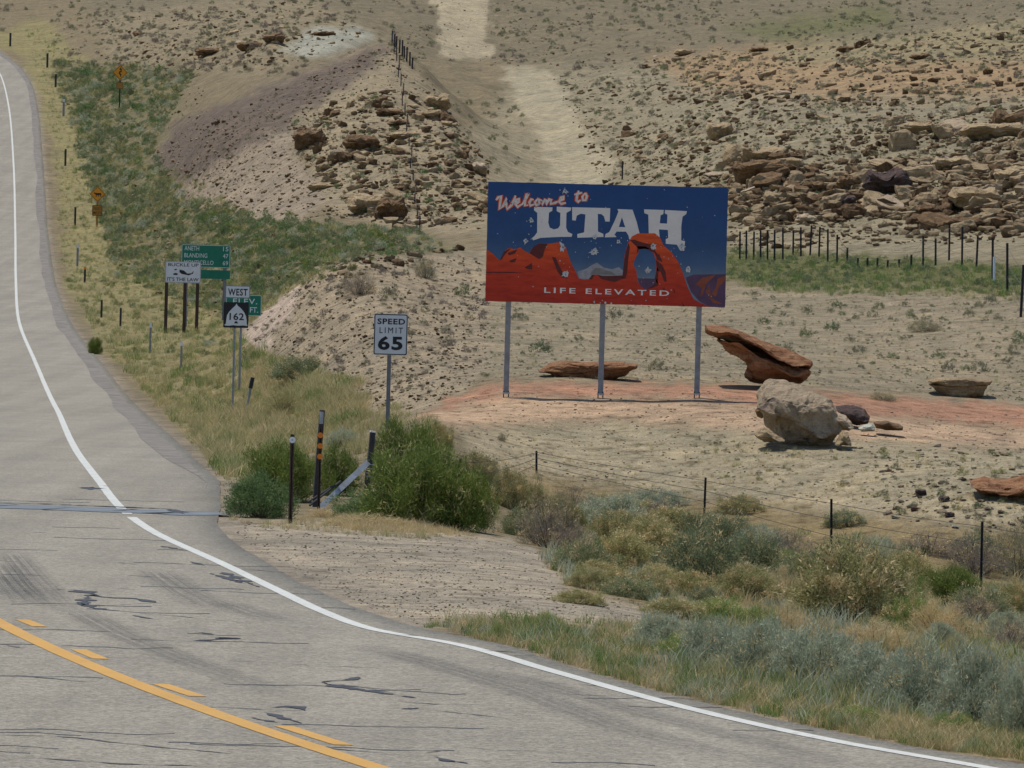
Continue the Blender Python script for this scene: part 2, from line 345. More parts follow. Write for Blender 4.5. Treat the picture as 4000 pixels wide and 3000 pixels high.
# foliage
def leaf_mat(name, ca, cb, trans=.30, rough=.75):
    mt, n, l, b = newmat(name, rough, .15); oi = n.new('ShaderNodeObjectInfo'); v = n.new('ShaderNodeAttribute'); v.attribute_name = 'tint'
    c = mixc(n, l, v.outputs['Fac'], ca, cb)
    c = mixc(n, l, .5, c, ramp(n, l, oi.outputs['Random'], [(0, (.75,.78,.8,1)), (.5, g(1)), (1, (1.22,1.15,1.0,1))]), 'MULTIPLY')
    l.new(c, b.inputs['Base Color'])
    t = n.new('ShaderNodeBsdfTranslucent'); l.new(c, t.inputs[0]); mx = n.new('ShaderNodeMixShader'); mx.inputs[0].default_value = trans
    l.new(b.outputs[0], mx.inputs[1]); l.new(t.outputs[0], mx.inputs[2]); l.new(mx.outputs[0], n['Material Output'].inputs[0]); return mt
M_LF = dict(
 green=leaf_mat('green_rabbitbrush_leaf', (.085,.135,.028,1), (.27,.32,.08,1)),
 deep=leaf_mat('deep_green_leaf', (.075,.14,.05,1), (.22,.30,.12,1)),
 sage=leaf_mat('silvery_sage_leaf', (.24,.27,.185,1), (.56,.59,.42,1)),
 olive=leaf_mat('olive_saltbush_leaf', (.17,.18,.07,1), (.50,.46,.22,1)),
 grey=leaf_mat('grey_green_leaf', (.16,.155,.10,1), (.36,.34,.23,1)),
 twig=leaf_mat('dry_twig', (.17,.14,.11,1), (.36,.30,.24,1), .1),
 straw=leaf_mat('dry_straw', (.42,.32,.16,1), (.70,.57,.33,1), .25),
 grass=leaf_mat('green_grass_blade', (.14,.21,.055,1), (.34,.42,.14,1)),
 ygrass=leaf_mat('yellowing_grass_blade', (.27,.26,.11,1), (.56,.49,.25,1)))
M_WOOD = simple('shrub_wood', (.11,.085,.065), .9, 0, .4, 20)

# ------------------------------------------------------------------ mesh helpers
def mk(name, verts, faces, mat=None, parent=None, smooth=False, mats=None, midx=None, loc=None):
    me = bpy.data.meshes.new(name)
    if isinstance(verts, np.ndarray) and isinstance(faces, np.ndarray):
        nf, k = faces.shape; me.vertices.add(len(verts)); me.vertices.foreach_set('co', verts.astype(np.float32).ravel())
        me.loops.add(nf*k); me.loops.foreach_set('vertex_index', faces.astype(np.int32).ravel())
        me.polygons.add(nf); me.polygons.foreach_set('loop_start', np.arange(0, nf*k, k, dtype=np.int32)); me.polygons.foreach_set('loop_total', np.full(nf, k, np.int32))
        me.update(calc_edges=True); me.validate()
    else: me.from_pydata([tuple(map(float, v)) for v in verts], [], [tuple(int(i) for i in f) for f in faces]); me.update()
    for q in (mats or ([mat] if mat else [])): me.materials.append(q)
    if smooth: me.polygons.foreach_set('use_smooth', np.ones(len(me.polygons), bool))
    o = bpy.data.objects.new(name, me); COL.objects.link(o)
    if parent: o.parent = parent
    if loc is not None: o.location = loc
    return o
def tag(o, label=None, cat=None, group=None, kind=None):
    if label: o['label'] = label
    if cat: o['category'] = cat
    if group: o['group'] = group
    if kind: o['kind'] = kind
    return o
def thing(name, label, cat, loc, rz=0, group=None):
    o = bpy.data.objects.new(name, None); COL.objects.link(o); o.location = loc; o.rotation_euler = (0,0,rz); o.empty_display_size = .2
    return tag(o, label, cat, group)
class MB:
    def __init__(s): s.v = []; s.f = []
    def box(s, x0, x1, y0, y1, z0, z1):
        k = len(s.v); s.v += [(x0,y0,z0),(x1,y0,z0),(x1,y1,z0),(x0,y1,z0),(x0,y0,z1),(x1,y0,z1),(x1,y1,z1),(x0,y1,z1)]
        s.f += [tuple(k+i for i in q) for q in ((0,3,2,1),(4,5,6,7),(0,1,5,4),(1,2,6,5),(2,3,7,6),(3,0,4,7))]; return s
    def tube(s, pts, rad, n=8, cap=True):
        pts = [Vector(p) for p in pts]; rad = rad if isinstance(rad, (list, tuple)) else [rad]*len(pts); k0 = len(s.v)
        for i, p in enumerate(pts):
            d = (pts[min(i+1, len(pts)-1)]-pts[max(i-1, 0)]).normalized(); a = d.orthogonal().normalized(); c = d.cross(a)
            for j in range(n): t = 2*math.pi*j/n; q = p+(a*math.cos(t)+c*math.sin(t))*rad[i]; s.v.append(tuple(q))
        for i in range(len(pts)-1):
            for j in range(n): a = k0+i*n+j; b2 = k0+i*n+(j+1) % n; s.f.append((a, b2, b2+n, a+n))
        if cap: s.f.append(tuple(k0+j for j in range(n))[::-1]); s.f.append(tuple(k0+(len(pts)-1)*n+j for j in range(n)))
        return s
    def prism(s, poly, y0, y1):
        """polygon in x,z extruded from y0 to y1"""
        k = len(s.v); n = len(poly); s.v += [(p[0], y0, p[1]) for p in poly]+[(p[0], y1, p[1]) for p in poly]
        s.f.append(tuple(range(k, k+n))); s.f.append(tuple(range(k+2*n-1, k+n-1, -1)))
        for i in range(n): j = (i+1) % n; s.f.append((k+i, k+n+i, k+n+j, k+j))
        return s
    def flat(s, poly, y):
        k = len(s.v); s.v += [(p[0], y, p[1]) for p in poly]; s.f.append(tuple(range(k, k+len(poly)))); return s
    def ribbon(s, pts, w, y):
        pts = [Vector((p[0], p[1])) for p in pts]; L = []; Rr = []
        for i, p in enumerate(pts):
            d = (pts[min(i+1, len(pts)-1)]-pts[max(i-1, 0)]); d = d.normalized() if d.length > 0 else Vector((1,0)); nn = Vector((-d.y, d.x))
            ww = w*(.55 if i in (0, len(pts)-1) else 1); L.append(p+nn*ww/2); Rr.append(p-nn*ww/2)
        k = len(s.v); s.v += [(q.x, y, q.y) for q in L]+[(q.x, y, q.y) for q in Rr]; n = len(pts)
        for i in range(n-1): s.f.append((k+i, k+i+1, k+n+i+1, k+n+i))
        return s
    def obj(s, name, mat, parent=None, smooth=False): return mk(name, s.v, s.f, mat, parent, smooth)
def grid_faces(nr, nc):
    i = np.arange(nr-1)[:,None]*nc+np.arange(nc-1)[None]; return np.stack([i, i+1, i+nc+1, i+nc], -1).reshape(-1,4)

# ------------------------------------------------------------------ ground sheet
A_in = np.linspace(-.1, .1, 500); tail = .1+np.geomspace(.003, .9, 34); GAc = np.r_[-tail[::-1], A_in, tail]
Ys = np.r_[np.linspace(-60, 4, 12), np.geomspace(6, 32, 26), np.exp(np.arange(math.log(33), math.log(745), .0044)), np.geomspace(750, 3500, 50)]
XX = GAc[None]*np.maximum(Ys, 45)[:,None]; YY = Ys[:,None]*np.ones((1, len(GAc)))
Zt = full_z(XX, np.maximum(YY, 8.))
dxe = XX-edge_x(np.maximum(YY, 8.))
under = (dxe < -.04) & (dxe > -ROADW+.05) & (YY < 700)
Zt = np.where(under, Zt-.07, Zt)
gv = np.stack([XX, YY, Zt], -1).reshape(-1,3)
ground = mk('ground', gv, grid_faces(len(Ys), len(GAc)), M_GROUND, smooth=True); tag(ground, kind='structure')
ZONES = [
 ([(1190,100),(1500,120),(2400,200),(2400,560),(1580,560),(1560,390),(1320,400),(1050,500),(1000,300)], (141,131,110), 30),
 ([(100,-60),(2400,-60),(2400,60),(1650,110),(1400,140),(1200,150),(900,120),(840,80),(600,60),(240,60)], (121,111,92), 30),
 ([(200,40),(640,-20),(800,60),(560,160),(240,140)], (136,124,102), 20),
 ([(-200,110),(40,110),(115,300),(135,600),(230,760),(400,940),(490,1040),(780,930),(780,830),(560,760),(330,560),(250,350),(230,180),(100,40)], (136,127,92), 14),
 ([(110,130),(420,150),(330,330),(400,430),(560,480),(900,500),(1010,545),(740,560),(600,640),(540,700),(250,560),(180,300)], (116,108,82), 18),
 ([(330,330),(400,270),(560,190),(700,130),(830,80),(850,95),(700,180),(480,300)], (136,124,104), 10),
 ([(320,345),(390,265),(540,200),(700,140),(825,94),(862,122),(740,200),(640,262),(560,330),(480,372),(400,405)], (107,95,86), 14),
 ([(380,410),(500,340),(640,260),(640,340),(720,430),(620,485),(480,470)], (146,132,116), 16),
 ([(640,260),(850,110),(950,200),(1060,350),(1040,500),(860,500),(700,440)], (146,133,111), 18),
 ([(600,115),(670,60),(770,55),(800,85),(700,125)], (154,152,140), 12),
 ([(1560,60),(1900,10),(1960,50),(1700,100)], (108,106,76), 25),
 ([(925,-30),(1065,-30),(1058,128),(955,122)], (163,151,128), 7),
 ([(1082,148),(1195,150),(1235,230),(1325,350),(1315,410),(1190,405),(1165,300),(1115,220)], (161,151,129), 12),
 ([(1400,125),(1700,100),(2400,150),(2400,205),(1800,215),(1500,190)], (153,130,102), 26),
 ([(1650,112),(2400,15),(2400,120),(1700,140)], (143,131,104), 16),
 ([(1560,535),(2400,585),(2400,640),(1950,628),(1700,628),(1570,605)], (100,100,66), 14),
 ([(1040,560),(1570,620),(2400,640),(2400,900),(1650,830),(1050,815),(1030,700)], (143,131,111), 20),
 ([(530,740),(640,600),(740,558),(1060,540),(1060,800),(920,890),(800,890),(690,790)], (150,136,116), 12),
 ([(515,735),(640,600),(670,600),(610,700),(570,770)], (178,160,146), 8),
 ([(905,900),(1000,850),(1090,824),(1500,832),(1650,838),(1800,850),(2400,890),(2400,935),(2100,915),(1700,882),(1500,862),(1100,857)], (166,126,104), 14),
 ([(905,900),(1090,858),(1500,864),(1700,884),(2100,918),(2400,945),(2400,985),(1800,950),(1300,908),(1000,925)], (176,150,126), 14),
 ([(1000,930),(1300,912),(2400,990),(2400,1160),(1500,1070),(1050,1010)], (158,146,123), 20),
 ([(430,1120),(900,1130),(1200,1190),(1500,1340),(900,1360),(700,1295),(480,1180)], (158,147,132), 12),
 ([(1150,1180),(1230,1270),(1500,1345),(920,1365),(1500,1520),(2400,1720),(2400,1180),(1500,1090),(1060,1020)], (132,117,88), 16),
]
uu, vv = proj(gv[:,0], np.maximum(gv[:,1], 8.), gv[:,2])
uu = np.clip(uu, -150, 2380); vv = np.clip(vv, -40, 1690)
nu = 26*fbm(uu/60, vv/28, o=4); nv_ = 13*fbm(uu/45+20, vv/22, o=4)
soil = np.ones((len(gv), 4)); soil[:,:3] = lin((126,114,92))
for poly, c, fe in ZONES:
    k = sstep(-fe, fe, polydist(uu+nu, vv+nv_, poly))[:,None]; soil[:,:3] = soil[:,:3]*(1-k)+lin(c)*k
# loose gravelly shoulder beside the pavement edge
k = (1-sstep(.05, .5, dxe.ravel()))*(dxe.ravel() > -ROADW-1)*(gv[:,1] < 700)*.7; soil[:,:3] = soil[:,:3]*(1-k[:,None])+lin((142,132,120))*k[:,None]
soil[:,:3] *= np.array([.97,.96,.90])
ca = ground.data.color_attributes.new('soil', 'FLOAT_COLOR', 'POINT'); ca.data.foreach_set('color', soil.astype(np.float32).ravel())

# ------------------------------------------------------------------ road, markings
RY = np.exp(np.arange(math.log(6), math.log(700), .007)); NCc = 15
ex = edge_x(RY)+.03*fbm(RY*1.5, RY*.3, o=3); tt = np.linspace(0, 1, NCc)
rv = np.stack([ex[:,None]-tt[None]*ROADW, RY[:,None]+0*tt[None], road_z(RY)[:,None]+.012+0*tt[None]], -1)
sk = np.stack([ex, RY, road_z(RY)-.12], -1)[:,None]
rv = np.concatenate([sk, rv], 1).reshape(-1,3)
road = mk('road', rv, grid_faces(len(RY), NCc+1)[:, ::-1], M_ASPH, smooth=False); tag(road, kind='structure')
def strip(name, xc, Y, w, mat, dz, parent, jit=.006):
    d = np.gradient(xc, Y); hw = .5*w*np.sqrt(1+d*d); j = jit*fbm(Y*2.2, Y*0+3, o=3)
    v = np.stack([np.stack([xc-hw+j, Y, road_z(Y)+.012+dz], -1), np.stack([xc+hw+j*.7, Y, road_z(Y)+.012+dz], -1)], 1).reshape(-1,3)
    return mk(name, v, grid_faces(len(Y), 2)[:, ::-1], mat, parent)
def y_of(u, v): return unz(u, v, .012)[1]
yj1, yj0 = y_of(262,1104), y_of(262,1116)
seg = lambda a, b, st=.006: np.exp(np.arange(math.log(a), math.log(b), st))
for a, b in ((8, yj1-1.7), (yj0+.9+1e-3, 695)):
    Y = seg(min(a,b), max(a,b)); tag(strip('edge_line', road_x(Y), Y, .135, M_WHITE_LINE, .004, road), 'white solid road edge line')
YLi = [(-160,1262),(0,1340),(100,1390),(200,1438),(300,1480),(420,1530),(550,1579),(700,1626),(830,1666),(1050,1720)]
YL = sorted([unz(u, v, .012) for u, v in YLi], key=lambda p: p[1]); YLy = np.array([p[1] for p in YL]); YLx = np.array([p[0] for p in YL])
YLo = YLx-road_x(YLy)
YLi2 = np.r_[YLy[YLy < 56], [66., 90., 150., 300., 690.]]; _yx = np.r_[YLx[YLy < 56], [float(road_x(q))-3.55 for q in (66., 90., 150., 300., 690.)]]
_pf = np.polyfit(YLi2[:-3], _yx[:-3], 3)
def yel_x(Y):
    k = sstep(66, 90, Y); return np.polyval(_pf, np.minimum(Y, 90))*(1-k)+(road_x(Y)-3.55)*k
Y = seg(8, 600); tag(strip('centre_line', yel_x(Y), Y, .165, M_YELLOW_LINE, .004, road), 'solid yellow centre line')
for (u0,v0),(u1,v1) in (((48,1339),(86,1354)),((168,1403),(218,1424)),((345,1478),(428,1505)),((612,1569),(742,1610))):
    p0 = unz(u0, v0, .012); p1 = unz(u1, v1, .012); t = np.linspace(0, 1, 12)
    Yd = p1[1]+(p0[1]-p1[1])*t; xd = p1[0]+(p0[0]-p1[0])*t
    tag(strip('centre_dash', xd, Yd, .13, M_YELLOW_LINE, .004, road), 'short yellow centre dash')
def road_ribbon(name, pts, w0, mat, dz, rough=.35, uv=False, lab=None, even=False):
    """a strip lying on the road through picture points; w in metres"""
    q = [unz(u, v, .012)[:2] for u, v in pts]; q = np.array(q); d = np.r_[0, np.cumsum(np.hypot(*np.diff(q, axis=0).T))]; n = max(6, int(d[-1]/.06))
    s = np.linspace(0, d[-1], n); x = np.interp(s, d, q[:,0]); y = np.interp(s, d, q[:,1])
    if rough > 0:
        y = y+rough*.8*fbm(x*1.6, x*0+y*.3, o=4)
    tx = np.gradient(x); ty = np.gradient(y); L = np.hypot(tx, ty)+1e-9; nx, ny = -ty/L, tx/L
    w = w0*(1 if uv else np.clip(.55+1.8*fbm(x*3.5+5, y*2.2, o=3), .12, 1.7))*(np.ones(n) if uv else np.minimum(1, np.minimum(s, d[-1]-s)/.4+.1))
    if even: w = w0*(1+.12*fbm(x*1.5, y, o=3))
    v = np.stack([np.stack([x+nx*w/2, y+ny*w/2, road_z(y)+.012+dz], -1), np.stack([x-nx*w/2, y-ny*w/2, road_z(y)+.012+dz], -1)], 1).reshape(-1,3)
    o = mk(name, v, grid_faces(n, 2), mat, road)
    if uv:
        me = o.data; ul = me.uv_layers.new(); vi = np.empty(len(me.loops), int); me.loops.foreach_get('vertex_index', vi)
        ul.data.foreach_set('uv', np.stack([(vi % 2).astype(float), (vi//2)/(n-1)], -1).astype(np.float32).ravel())
    if lab: tag(o, lab)
    return o
# bridge joint / sealed band across the road
road_ribbon("joint_band", [(-90,1090),(0,1094),(130,1098),(262,1104),(370,1107),(466,1113)], 1.35, M_JOINT, .006, .0, even=True, lab='blue grey sealed joint across the road')
road_ribbon('joint_seam', [(-60,1086),(90,1089),(262,1096),(365,1100),(400,1112)], .22, M_TAR, .009, .1)
CR = [ # thin transverse cracks (pixels of the 2212 picture)
 ([(0,1460),(70,1462),(160,1470),(260,1478)],.045),([(0,1588),(100,1592),(170,1597),(300,1610),(500,1628)],.06),([(0,1636),(110,1642),(250,1650),(460,1656)],.07),([(0,1556),(60,1559),(140,1565)],.04),
 ([(470,1425),(560,1430),(640,1436),(900,1446)],.04),([(240,1240),(300,1245),(420,1252)],.03),([(10,1372),(130,1376)],.03),([(440,1228),(560,1232),(700,1246)],.04),
 ([(600,1268),(700,1272),(800,1280)],.04),([(130,1210),(250,1215),(330,1222)],.03),([(300,1325),(420,1335),(560,1350),(740,1362)],.03),
 ([(860,1515),(950,1522),(1040,1523)],.05),([(880,1528),(980,1540),(1100,1552)],.05),([(640,1475),(760,1482),(860,1498)],.03),([(20,1305),(180,1312),(380,1300)],.03),
 ([(600,1600),(700,1615),(850,1632)],.04),([(0,1420),(120,1424),(300,1420)],.035),([(950,1613),(1060,1620),(1200,1625)],.03),
 ([(1120,1473),(1300,1482),(1500,1486),(1640,1492)],.05),([(1180,1500),(1400,1505)],.03),([(1880,1588),(2050,1600),(2160,1612)],.05),
 ([(1000,1366),(1150,1376),(1230,1379)],.05),([(560,1212),(640,1222),(740,1226)],.05),([(330,1170),(450,1176)],.03),([(600,1190),(700,1200)],.04),
 ([(110,1265),(220,1268),(330,1276)],.03),([(540,1290),(620,1296),(720,1300)],.035),([(860,1346),(1000,1356)],.04),([(1090,1416),(1230,1420),(1300,1430)],.03),
 ([(500,1405),(600,1408)],.03),([(760,1338),(860,1348)],.04),([(320,1520),(500,1530),(700,1540)],.03)]
for pts, w in CR: road_ribbon('road_crack', pts, w*.7, M_TAR, .003, .16)
for k in range(55):
    r = random.Random(900+k); Y0 = 37+45*r.random()**1.2; x0 = float(road_x(Y0))-8*r.random(); ln = r.uniform(.3, 1.8); n_ = 24; xs = np.linspace(x0, min(x0+ln, float(edge_x(Y0))-.02), n_)
    if xs[-1]-xs[0] < .15: continue
    ys = Y0+.35*fbm(xs*1.1+k, xs*0+k, o=4)+r.uniform(-.15,.15)*(xs-x0); w = .03*np.clip(.7+fbm(xs*3, xs*0+k, o=2), .2, 1.5)*Y0/60; zz = road_z(ys)+.014
    mk('road_crack', np.stack([np.stack([xs, ys-w*1.6, zz], -1), np.stack([xs, ys+w*1.6, zz], -1)], 1).reshape(-1,3), grid_faces(n_, 2), M_TAR, road)
TS = [([(695,1475),(760,1468),(775,1462)],.3),([(695,1475),(720,1483),(780,1490),(880,1502)],.22),([(700,1478),(745,1483)],.5),([(860,1503),(900,1508)],.3),([(870,1528),(905,1527)],.3),
 ([(175,1310),(190,1288),(210,1284),(140,1272)],.3),([(175,1305),(200,1315),(290,1322)],.25),([(180,1282),(230,1290),(300,1297),(370,1305)],.2),([(120,1272),(150,1274)],.4),
 ([(460,1380),(500,1378),(420,1384)],.25),([(420,1366),(470,1372)],.2),([(560,1530),(640,1528),(660,1536),(560,1540)],.22),([(545,1550),(600,1562),(640,1566)],.3),([(570,1540),(650,1566)],.16),
 ([(920,1630),(950,1626)],.3),([(925,1634),(960,1642),(1010,1652)],.25),([(410,1214),(440,1222)],.2),([(478,1236),(520,1252),(560,1268)],.22),([(455,1238),(530,1262)],.15),
 ([(850,1373),(905,1376)],.25),([(1050,1405),(1130,1412)],.2),([(175,1055),(200,1053),(195,1058)],.5),([(70,1150),(110,1152)],.2),([(350,1180),(395,1188)],.35),([(0,1040),(12,1041)],.3),([(190,1025),(212,1026)],.25),([(222,1050),(232,1052)],.3),
 ([(395,1305),(425,1303)],.4),([(330,1289),(350,1291)],.3),([(285,1330),(330,1338)],.25),([(0,1394),(40,1402)],.25)]
for pts, w in TS: road_ribbon('tar_patch', pts, w*.62, M_TAR, .005, .45)
for pts, w in [([(0,1215),(40,1270),(90,1310)],.5),([(20,1190),(80,1260),(130,1310),(170,1330)],.5),([(330,1230),(400,1280),(500,1332)],.6),
  ([(150,1310),(260,1370),(380,1420),(520,1470),(700,1530)],.5),([(760,1390),(920,1430),(1120,1490),(1330,1570),(1600,1640),(1780,1690)],.5),
  ([(1000,1440),(1160,1475),(1400,1545),(1700,1620),(1950,1680)],.42),([(480,1300),(560,1330),(640,1350)],.5),([(0,1240),(60,1310)],.6)]:
    road_ribbon('tyre_mark', pts, w, M_TYRE, .007, 0, True)
Y = seg(60, 690); 
# dark strip of newer shoulder asphalt beside the gravel
M_SHOULDER = simple('shoulder_asphalt', tuple(lin((128,121,112))), .9, 0, .5, 1.6)
Ysh = seg(88, 660); exs = edge_x(Ysh); wsh = (.42+.2*fbm(Ysh/30, Ysh*0, o=3))*sstep(88, 112, Ysh)
v = np.stack([np.stack([exs-.22-wsh, Ysh, road_z(Ysh)+.0165], -1), np.stack([exs-.2+.03*fbm(Ysh/3, Ysh*0+1, o=2), Ysh, road_z(Ysh)+.0165], -1)], 1).reshape(-1,3)
mk('shoulder_strip', v, grid_faces(len(Ysh), 2)[:, ::-1], M_SHOULDER, road)
#PART2
def place_words(poly, u, v, cols, rows):
    P_ = np.array(poly, float); lo, hi = P_.min(0), np.minimum(P_.max(0), [2212, 1659]); a = min(.999, max(0, (u-lo[0])/(hi[0]-lo[0]))); b_ = min(.999, max(0, (v-lo[1])/(hi[1]-lo[1])))
    return '%s, %s' % (rows[int(b_*len(rows))], cols[int(a*len(cols))])
# ------------------------------------------------------------------ rocks
def ico(sub):
    bm = bmesh.new(); bmesh.ops.create_icosphere(bm, subdivisions=sub, radius=1); v = np.array([x.co[:] for x in bm.verts]); f = np.array([[x.index for x in q.verts] for q in bm.faces]); bm.free(); return v, f
ICO = {s: ico(s) for s in (1,2,3,4)}
def rock_mesh(name, seed, sub=2, K=11, p=14, flat=.7, amp=.05, under=0, mat=None):
    r = np.random.default_rng(seed); d, f = ICO[sub]; nn = r.normal(size=(K,3)); nn /= np.linalg.norm(nn, axis=1)[:,None]
    if under: ang = np.linspace(0, 2*np.pi, K, endpoint=False)+r.uniform(-.35,.35,K); nn = np.stack([np.cos(ang), np.sin(ang), r.uniform(-.6,.55,K)*(.4+under)], -1); nn /= np.linalg.norm(nn, axis=1)[:,None]
    tp = np.array([r.uniform(-.28,.28), r.uniform(-.35,.15), 1.]); tp /= np.linalg.norm(tp)
    nn = np.r_[nn, [tp, [0,0,-1]]]; h = np.r_[r.uniform(.62, 1.0, K), .62, .7]
    s = np.maximum(d@nn.T, 0)/h[None]; rad = (s**p).sum(1)**(-1/p); v = d*np.minimum(rad, 1.5)[:,None]
    v = v+d*(amp*fbm(v[:,0]*2.3+seed, v[:,1]*2.3, v[:,2]*3, o=4))[:,None]
    v[:,2] *= flat; v[:,0] *= r.uniform(.95, 1.3)
    k = 1-.5*under*np.clip(-v[:,2]/flat*.9+.25, 0, 1); v[:,:2] *= k[:,None]
    me = bpy.data.meshes.new(name); me.from_pydata(v.tolist(), [], f.tolist()); me.materials.append(mat or M_SAND); me.update(); return me
ROCKS = [rock_mesh('rock', 100+i, 3, 6+i % 3, 30, [.55,.8,.95,.45][i % 4], .13, [.4,.6,.5,.7][i % 4], [M_SAND, M_SAND, M_BROWN, M_SAND, M_PALE, M_SAND, M_SAND, M_PALE][i % 8]) for i in range(16)]
SMALL = [rock_mesh('stone', 300+i, 1, 8, 12, .42, .05, 0, [M_PEBBLE, M_SAND, M_PEBBLE, M_PALE, M_PEBBLE, M_WHITEROCK][i % 6]) for i in range(12)]
SMALLT = [rock_mesh('stone', 400+i, 2, 6, 22, [.7,.85,.55][i % 3], .12, [.4,.6,.5][i % 3], [M_SAND, M_BROWN, M_SAND][i % 3]) for i in range(9)]

def loft_rock(name, px, Y, depth, mat, parent=None, front=.35, under=.5, amp=.05, ns=22, npt=110, seed=0, strata=.02, zdrop=.0, back=0.0, label=None, cat='boulder', group=None):
    """a rock with the given side outline (picture points at distance Y), real depth, overhanging front"""
    r = np.random.default_rng(seed); q = np.array([[un(u, v, Y)[0], un(u, v, Y)[2]] for u, v in px]); q = np.r_[q, q[:1]]
    d = np.r_[0, np.cumsum(np.hypot(*np.diff(q, axis=0).T))]; s = np.linspace(0, d[-1], npt, endpoint=False)
    o = np.stack([np.interp(s, d, q[:,0]), np.interp(s, d, q[:,1])], -1)
    cxr, z0, z1 = (o[:,0].min()+o[:,0].max())/2, o[:,1].min(), o[:,1].max(); H = z1-z0; W = np.ptp(o[:,0])
    # local top and bottom for every x, so that slices can slide inward
    cen = np.array([cxr, (z0+z1)/2]); V = []
    topmask = np.zeros(npt, bool)
    for i in range(npt):
        same = np.abs(o[:,0]-o[i,0]) < W*.06; topmask[i] = o[i,1] >= (o[same,1].min()+o[same,1].max())/2
    for k in range(ns):
        t = k/(ns-1); prof = (1-abs(2*t-1)**3.2)**.45; prof = max(prof, .12)
        a = max(0., 1-t/.6)
        w = o.copy(); w[:,0] = cxr+(o[:,0]-cxr)*(.55+.45*prof)
        dz = np.where(topmask, -front*H*a**1.3*1.0-(1-prof)*.12*H, under*H*a**1.6+(1-prof)*.1*H)
        zl = w[:,1]+dz
        midz = np.empty(npt)
        for i in range(npt):
            same = np.abs(o[:,0]-o[i,0]) < W*.06; midz[i] = (o[same,1].min()*.42+o[same,1].max()*.58)
        zl = np.where(topmask, np.maximum(zl, midz-front*H*.6*a+.005), np.minimum(zl, midz-front*H*.6*a-.005))
        yy = (t-.5)*depth
        V.append(np.stack([w[:,0]-cxr, np.full(npt, yy), zl-z0], -1))
    V = np.concatenate(V)
    ph = seed*3.7; sc_ = 1.0/max(H, .3)
    nz = fbm(V[:,0]*1.6*sc_+ph, V[:,1]*1.6*sc_, V[:,2]*2.4*sc_, o=5); nx = fbm(V[:,0]*2.2*sc_+ph+9, V[:,1]*2.2*sc_+4, V[:,2]*2.2*sc_, o=5); ny = fbm(V[:,0]*2*sc_+ph+19, V[:,1]*2*sc_+14, V[:,2]*2*sc_+3, o=5)
    st = np.tanh(2.5*np.sin(V[:,2]*sc_*(15 if npt > 100 else 20)+2.2*nz))*np.clip(V[:,1]*-2/depth, -1, 1)
    V[:,2] += amp*nz*H*1.6; V[:,0] += amp*nx*H*1.3; V[:,1] += amp*ny*H*2-strata*st*H
    i = np.arange(ns-1)[:,None]*npt+np.arange(npt)[None]; j = np.arange(ns-1)[:,None]*npt+((np.arange(npt)+1) % npt)[None]
    F = np.stack([i, j, j+npt, i+npt], -1).reshape(-1,4).tolist()
    c0 = len(V); V = np.r_[V, [V[:npt].mean(0)], [V[-npt:].mean(0)]]
    F += [(c0, (t+1) % npt, t) for t in range(npt)]+[(c0+1, (ns-1)*npt+t, (ns-1)*npt+(t+1) % npt) for t in range(npt)]
    ob = mk(name, V.tolist(), F, mat, parent); ob.location = (cxr, Y+depth*.5, z0-zdrop)
    bm = bmesh.new(); bm.from_mesh(ob.data); bmesh.ops.recalc_face_normals(bm, faces=bm.faces); bm.to_mesh(ob.data); bm.free()
    if label: tag(ob, label, cat, group)
    return ob
def zc(pts): return [(1493+x/5.0, 663.6+y/5.0) for x, y in pts]
def pair(lab, Y, upper, lower, mat, du, dl, seed, back=.35, lu=.3):
    lo = loft_rock('lower_block', lower, Y+back, dl, mat, front=.05, under=lu, amp=.05, seed=seed, strata=.03, ns=30, npt=150)
    hi = loft_rock('upper_slab', upper, Y, du, mat, front=.12, under=.25 if lu > .2 else .02, amp=.05, seed=seed+1, strata=.05, ns=34, npt=170)
    t = thing('boulder', lab, 'boulder', tuple(lo.location))
    for o in (lo, hi): o.location = Vector(o.location)-Vector(t.location); o.parent = t
pair('big tilted red sandstone slab balanced on a narrow foot, right of the billboard', 119.0,
     zc([(180,208),(270,205),(400,215),(560,275),(700,335),(900,405),(1100,475),(1335,582),(1332,640),(1310,680),(1180,665),(1000,600),(850,540),(700,480),(600,440),(450,395),(330,335),(185,270)]),
     zc([(300,350),(450,392),(600,436),(700,476),(850,530),(1000,590),(1180,655),(1322,675),(1300,780),(1240,812),(1000,815),(860,825),(740,825),(650,800),(596,745),(612,700),(645,650),(600,590),(520,545),(430,480)]), M_RED, 2.0, 1.95, 3, .04, .22)
loft_rock('boulder', zc([(895,795),(1025,768),(1175,795),(1325,825),(1425,900),(1475,950),(1525,1020),(1575,1100),(1595,1180),(1585,1290),(1555,1400),(1525,1480),(1455,1550),(1325,1550),(1185,1520),(1055,1430),(955,1340),(865,1240),(805,1150),(770,1050),(763,960),(805,890),(845,830)]),
          106.6, 1.6, M_PALE, front=.30, under=.42, amp=.075, seed=5, strata=.02, ns=50, npt=200, zdrop=.07, label='large round pale conglomerate boulder in front of the tilted slab')
loft_rock('boulder', zc([(1545,1180),(1600,1155),(1680,1180),(1740,1240),(1755,1310),(1720,1335),(1640,1330),(1600,1300),(1560,1260)]), 106.9, .5, M_PALE, front=.3, under=.3, seed=6, label='small pale rock leaning on the right side of the round boulder')
loft_rock('boulder', zc([(1620,1370),(1650,1340),(1700,1360),(1730,1450),(1740,1500),(1680,1500),(1560,1490)]), 106.4, .5, M_SAND, front=.2, under=.5, seed=7, label='low tan rock beneath the right end of the round boulder')
loft_rock('boulder', zc([(700,1390),(740,1310),(790,1300),(850,1330),(1020,1430),(1020,1460),(900,1460),(760,1440)]), 106.2, .6, M_SAND, front=.2, under=.5, seed=8, label='flat tan rock at the lower left foot of the round boulder')
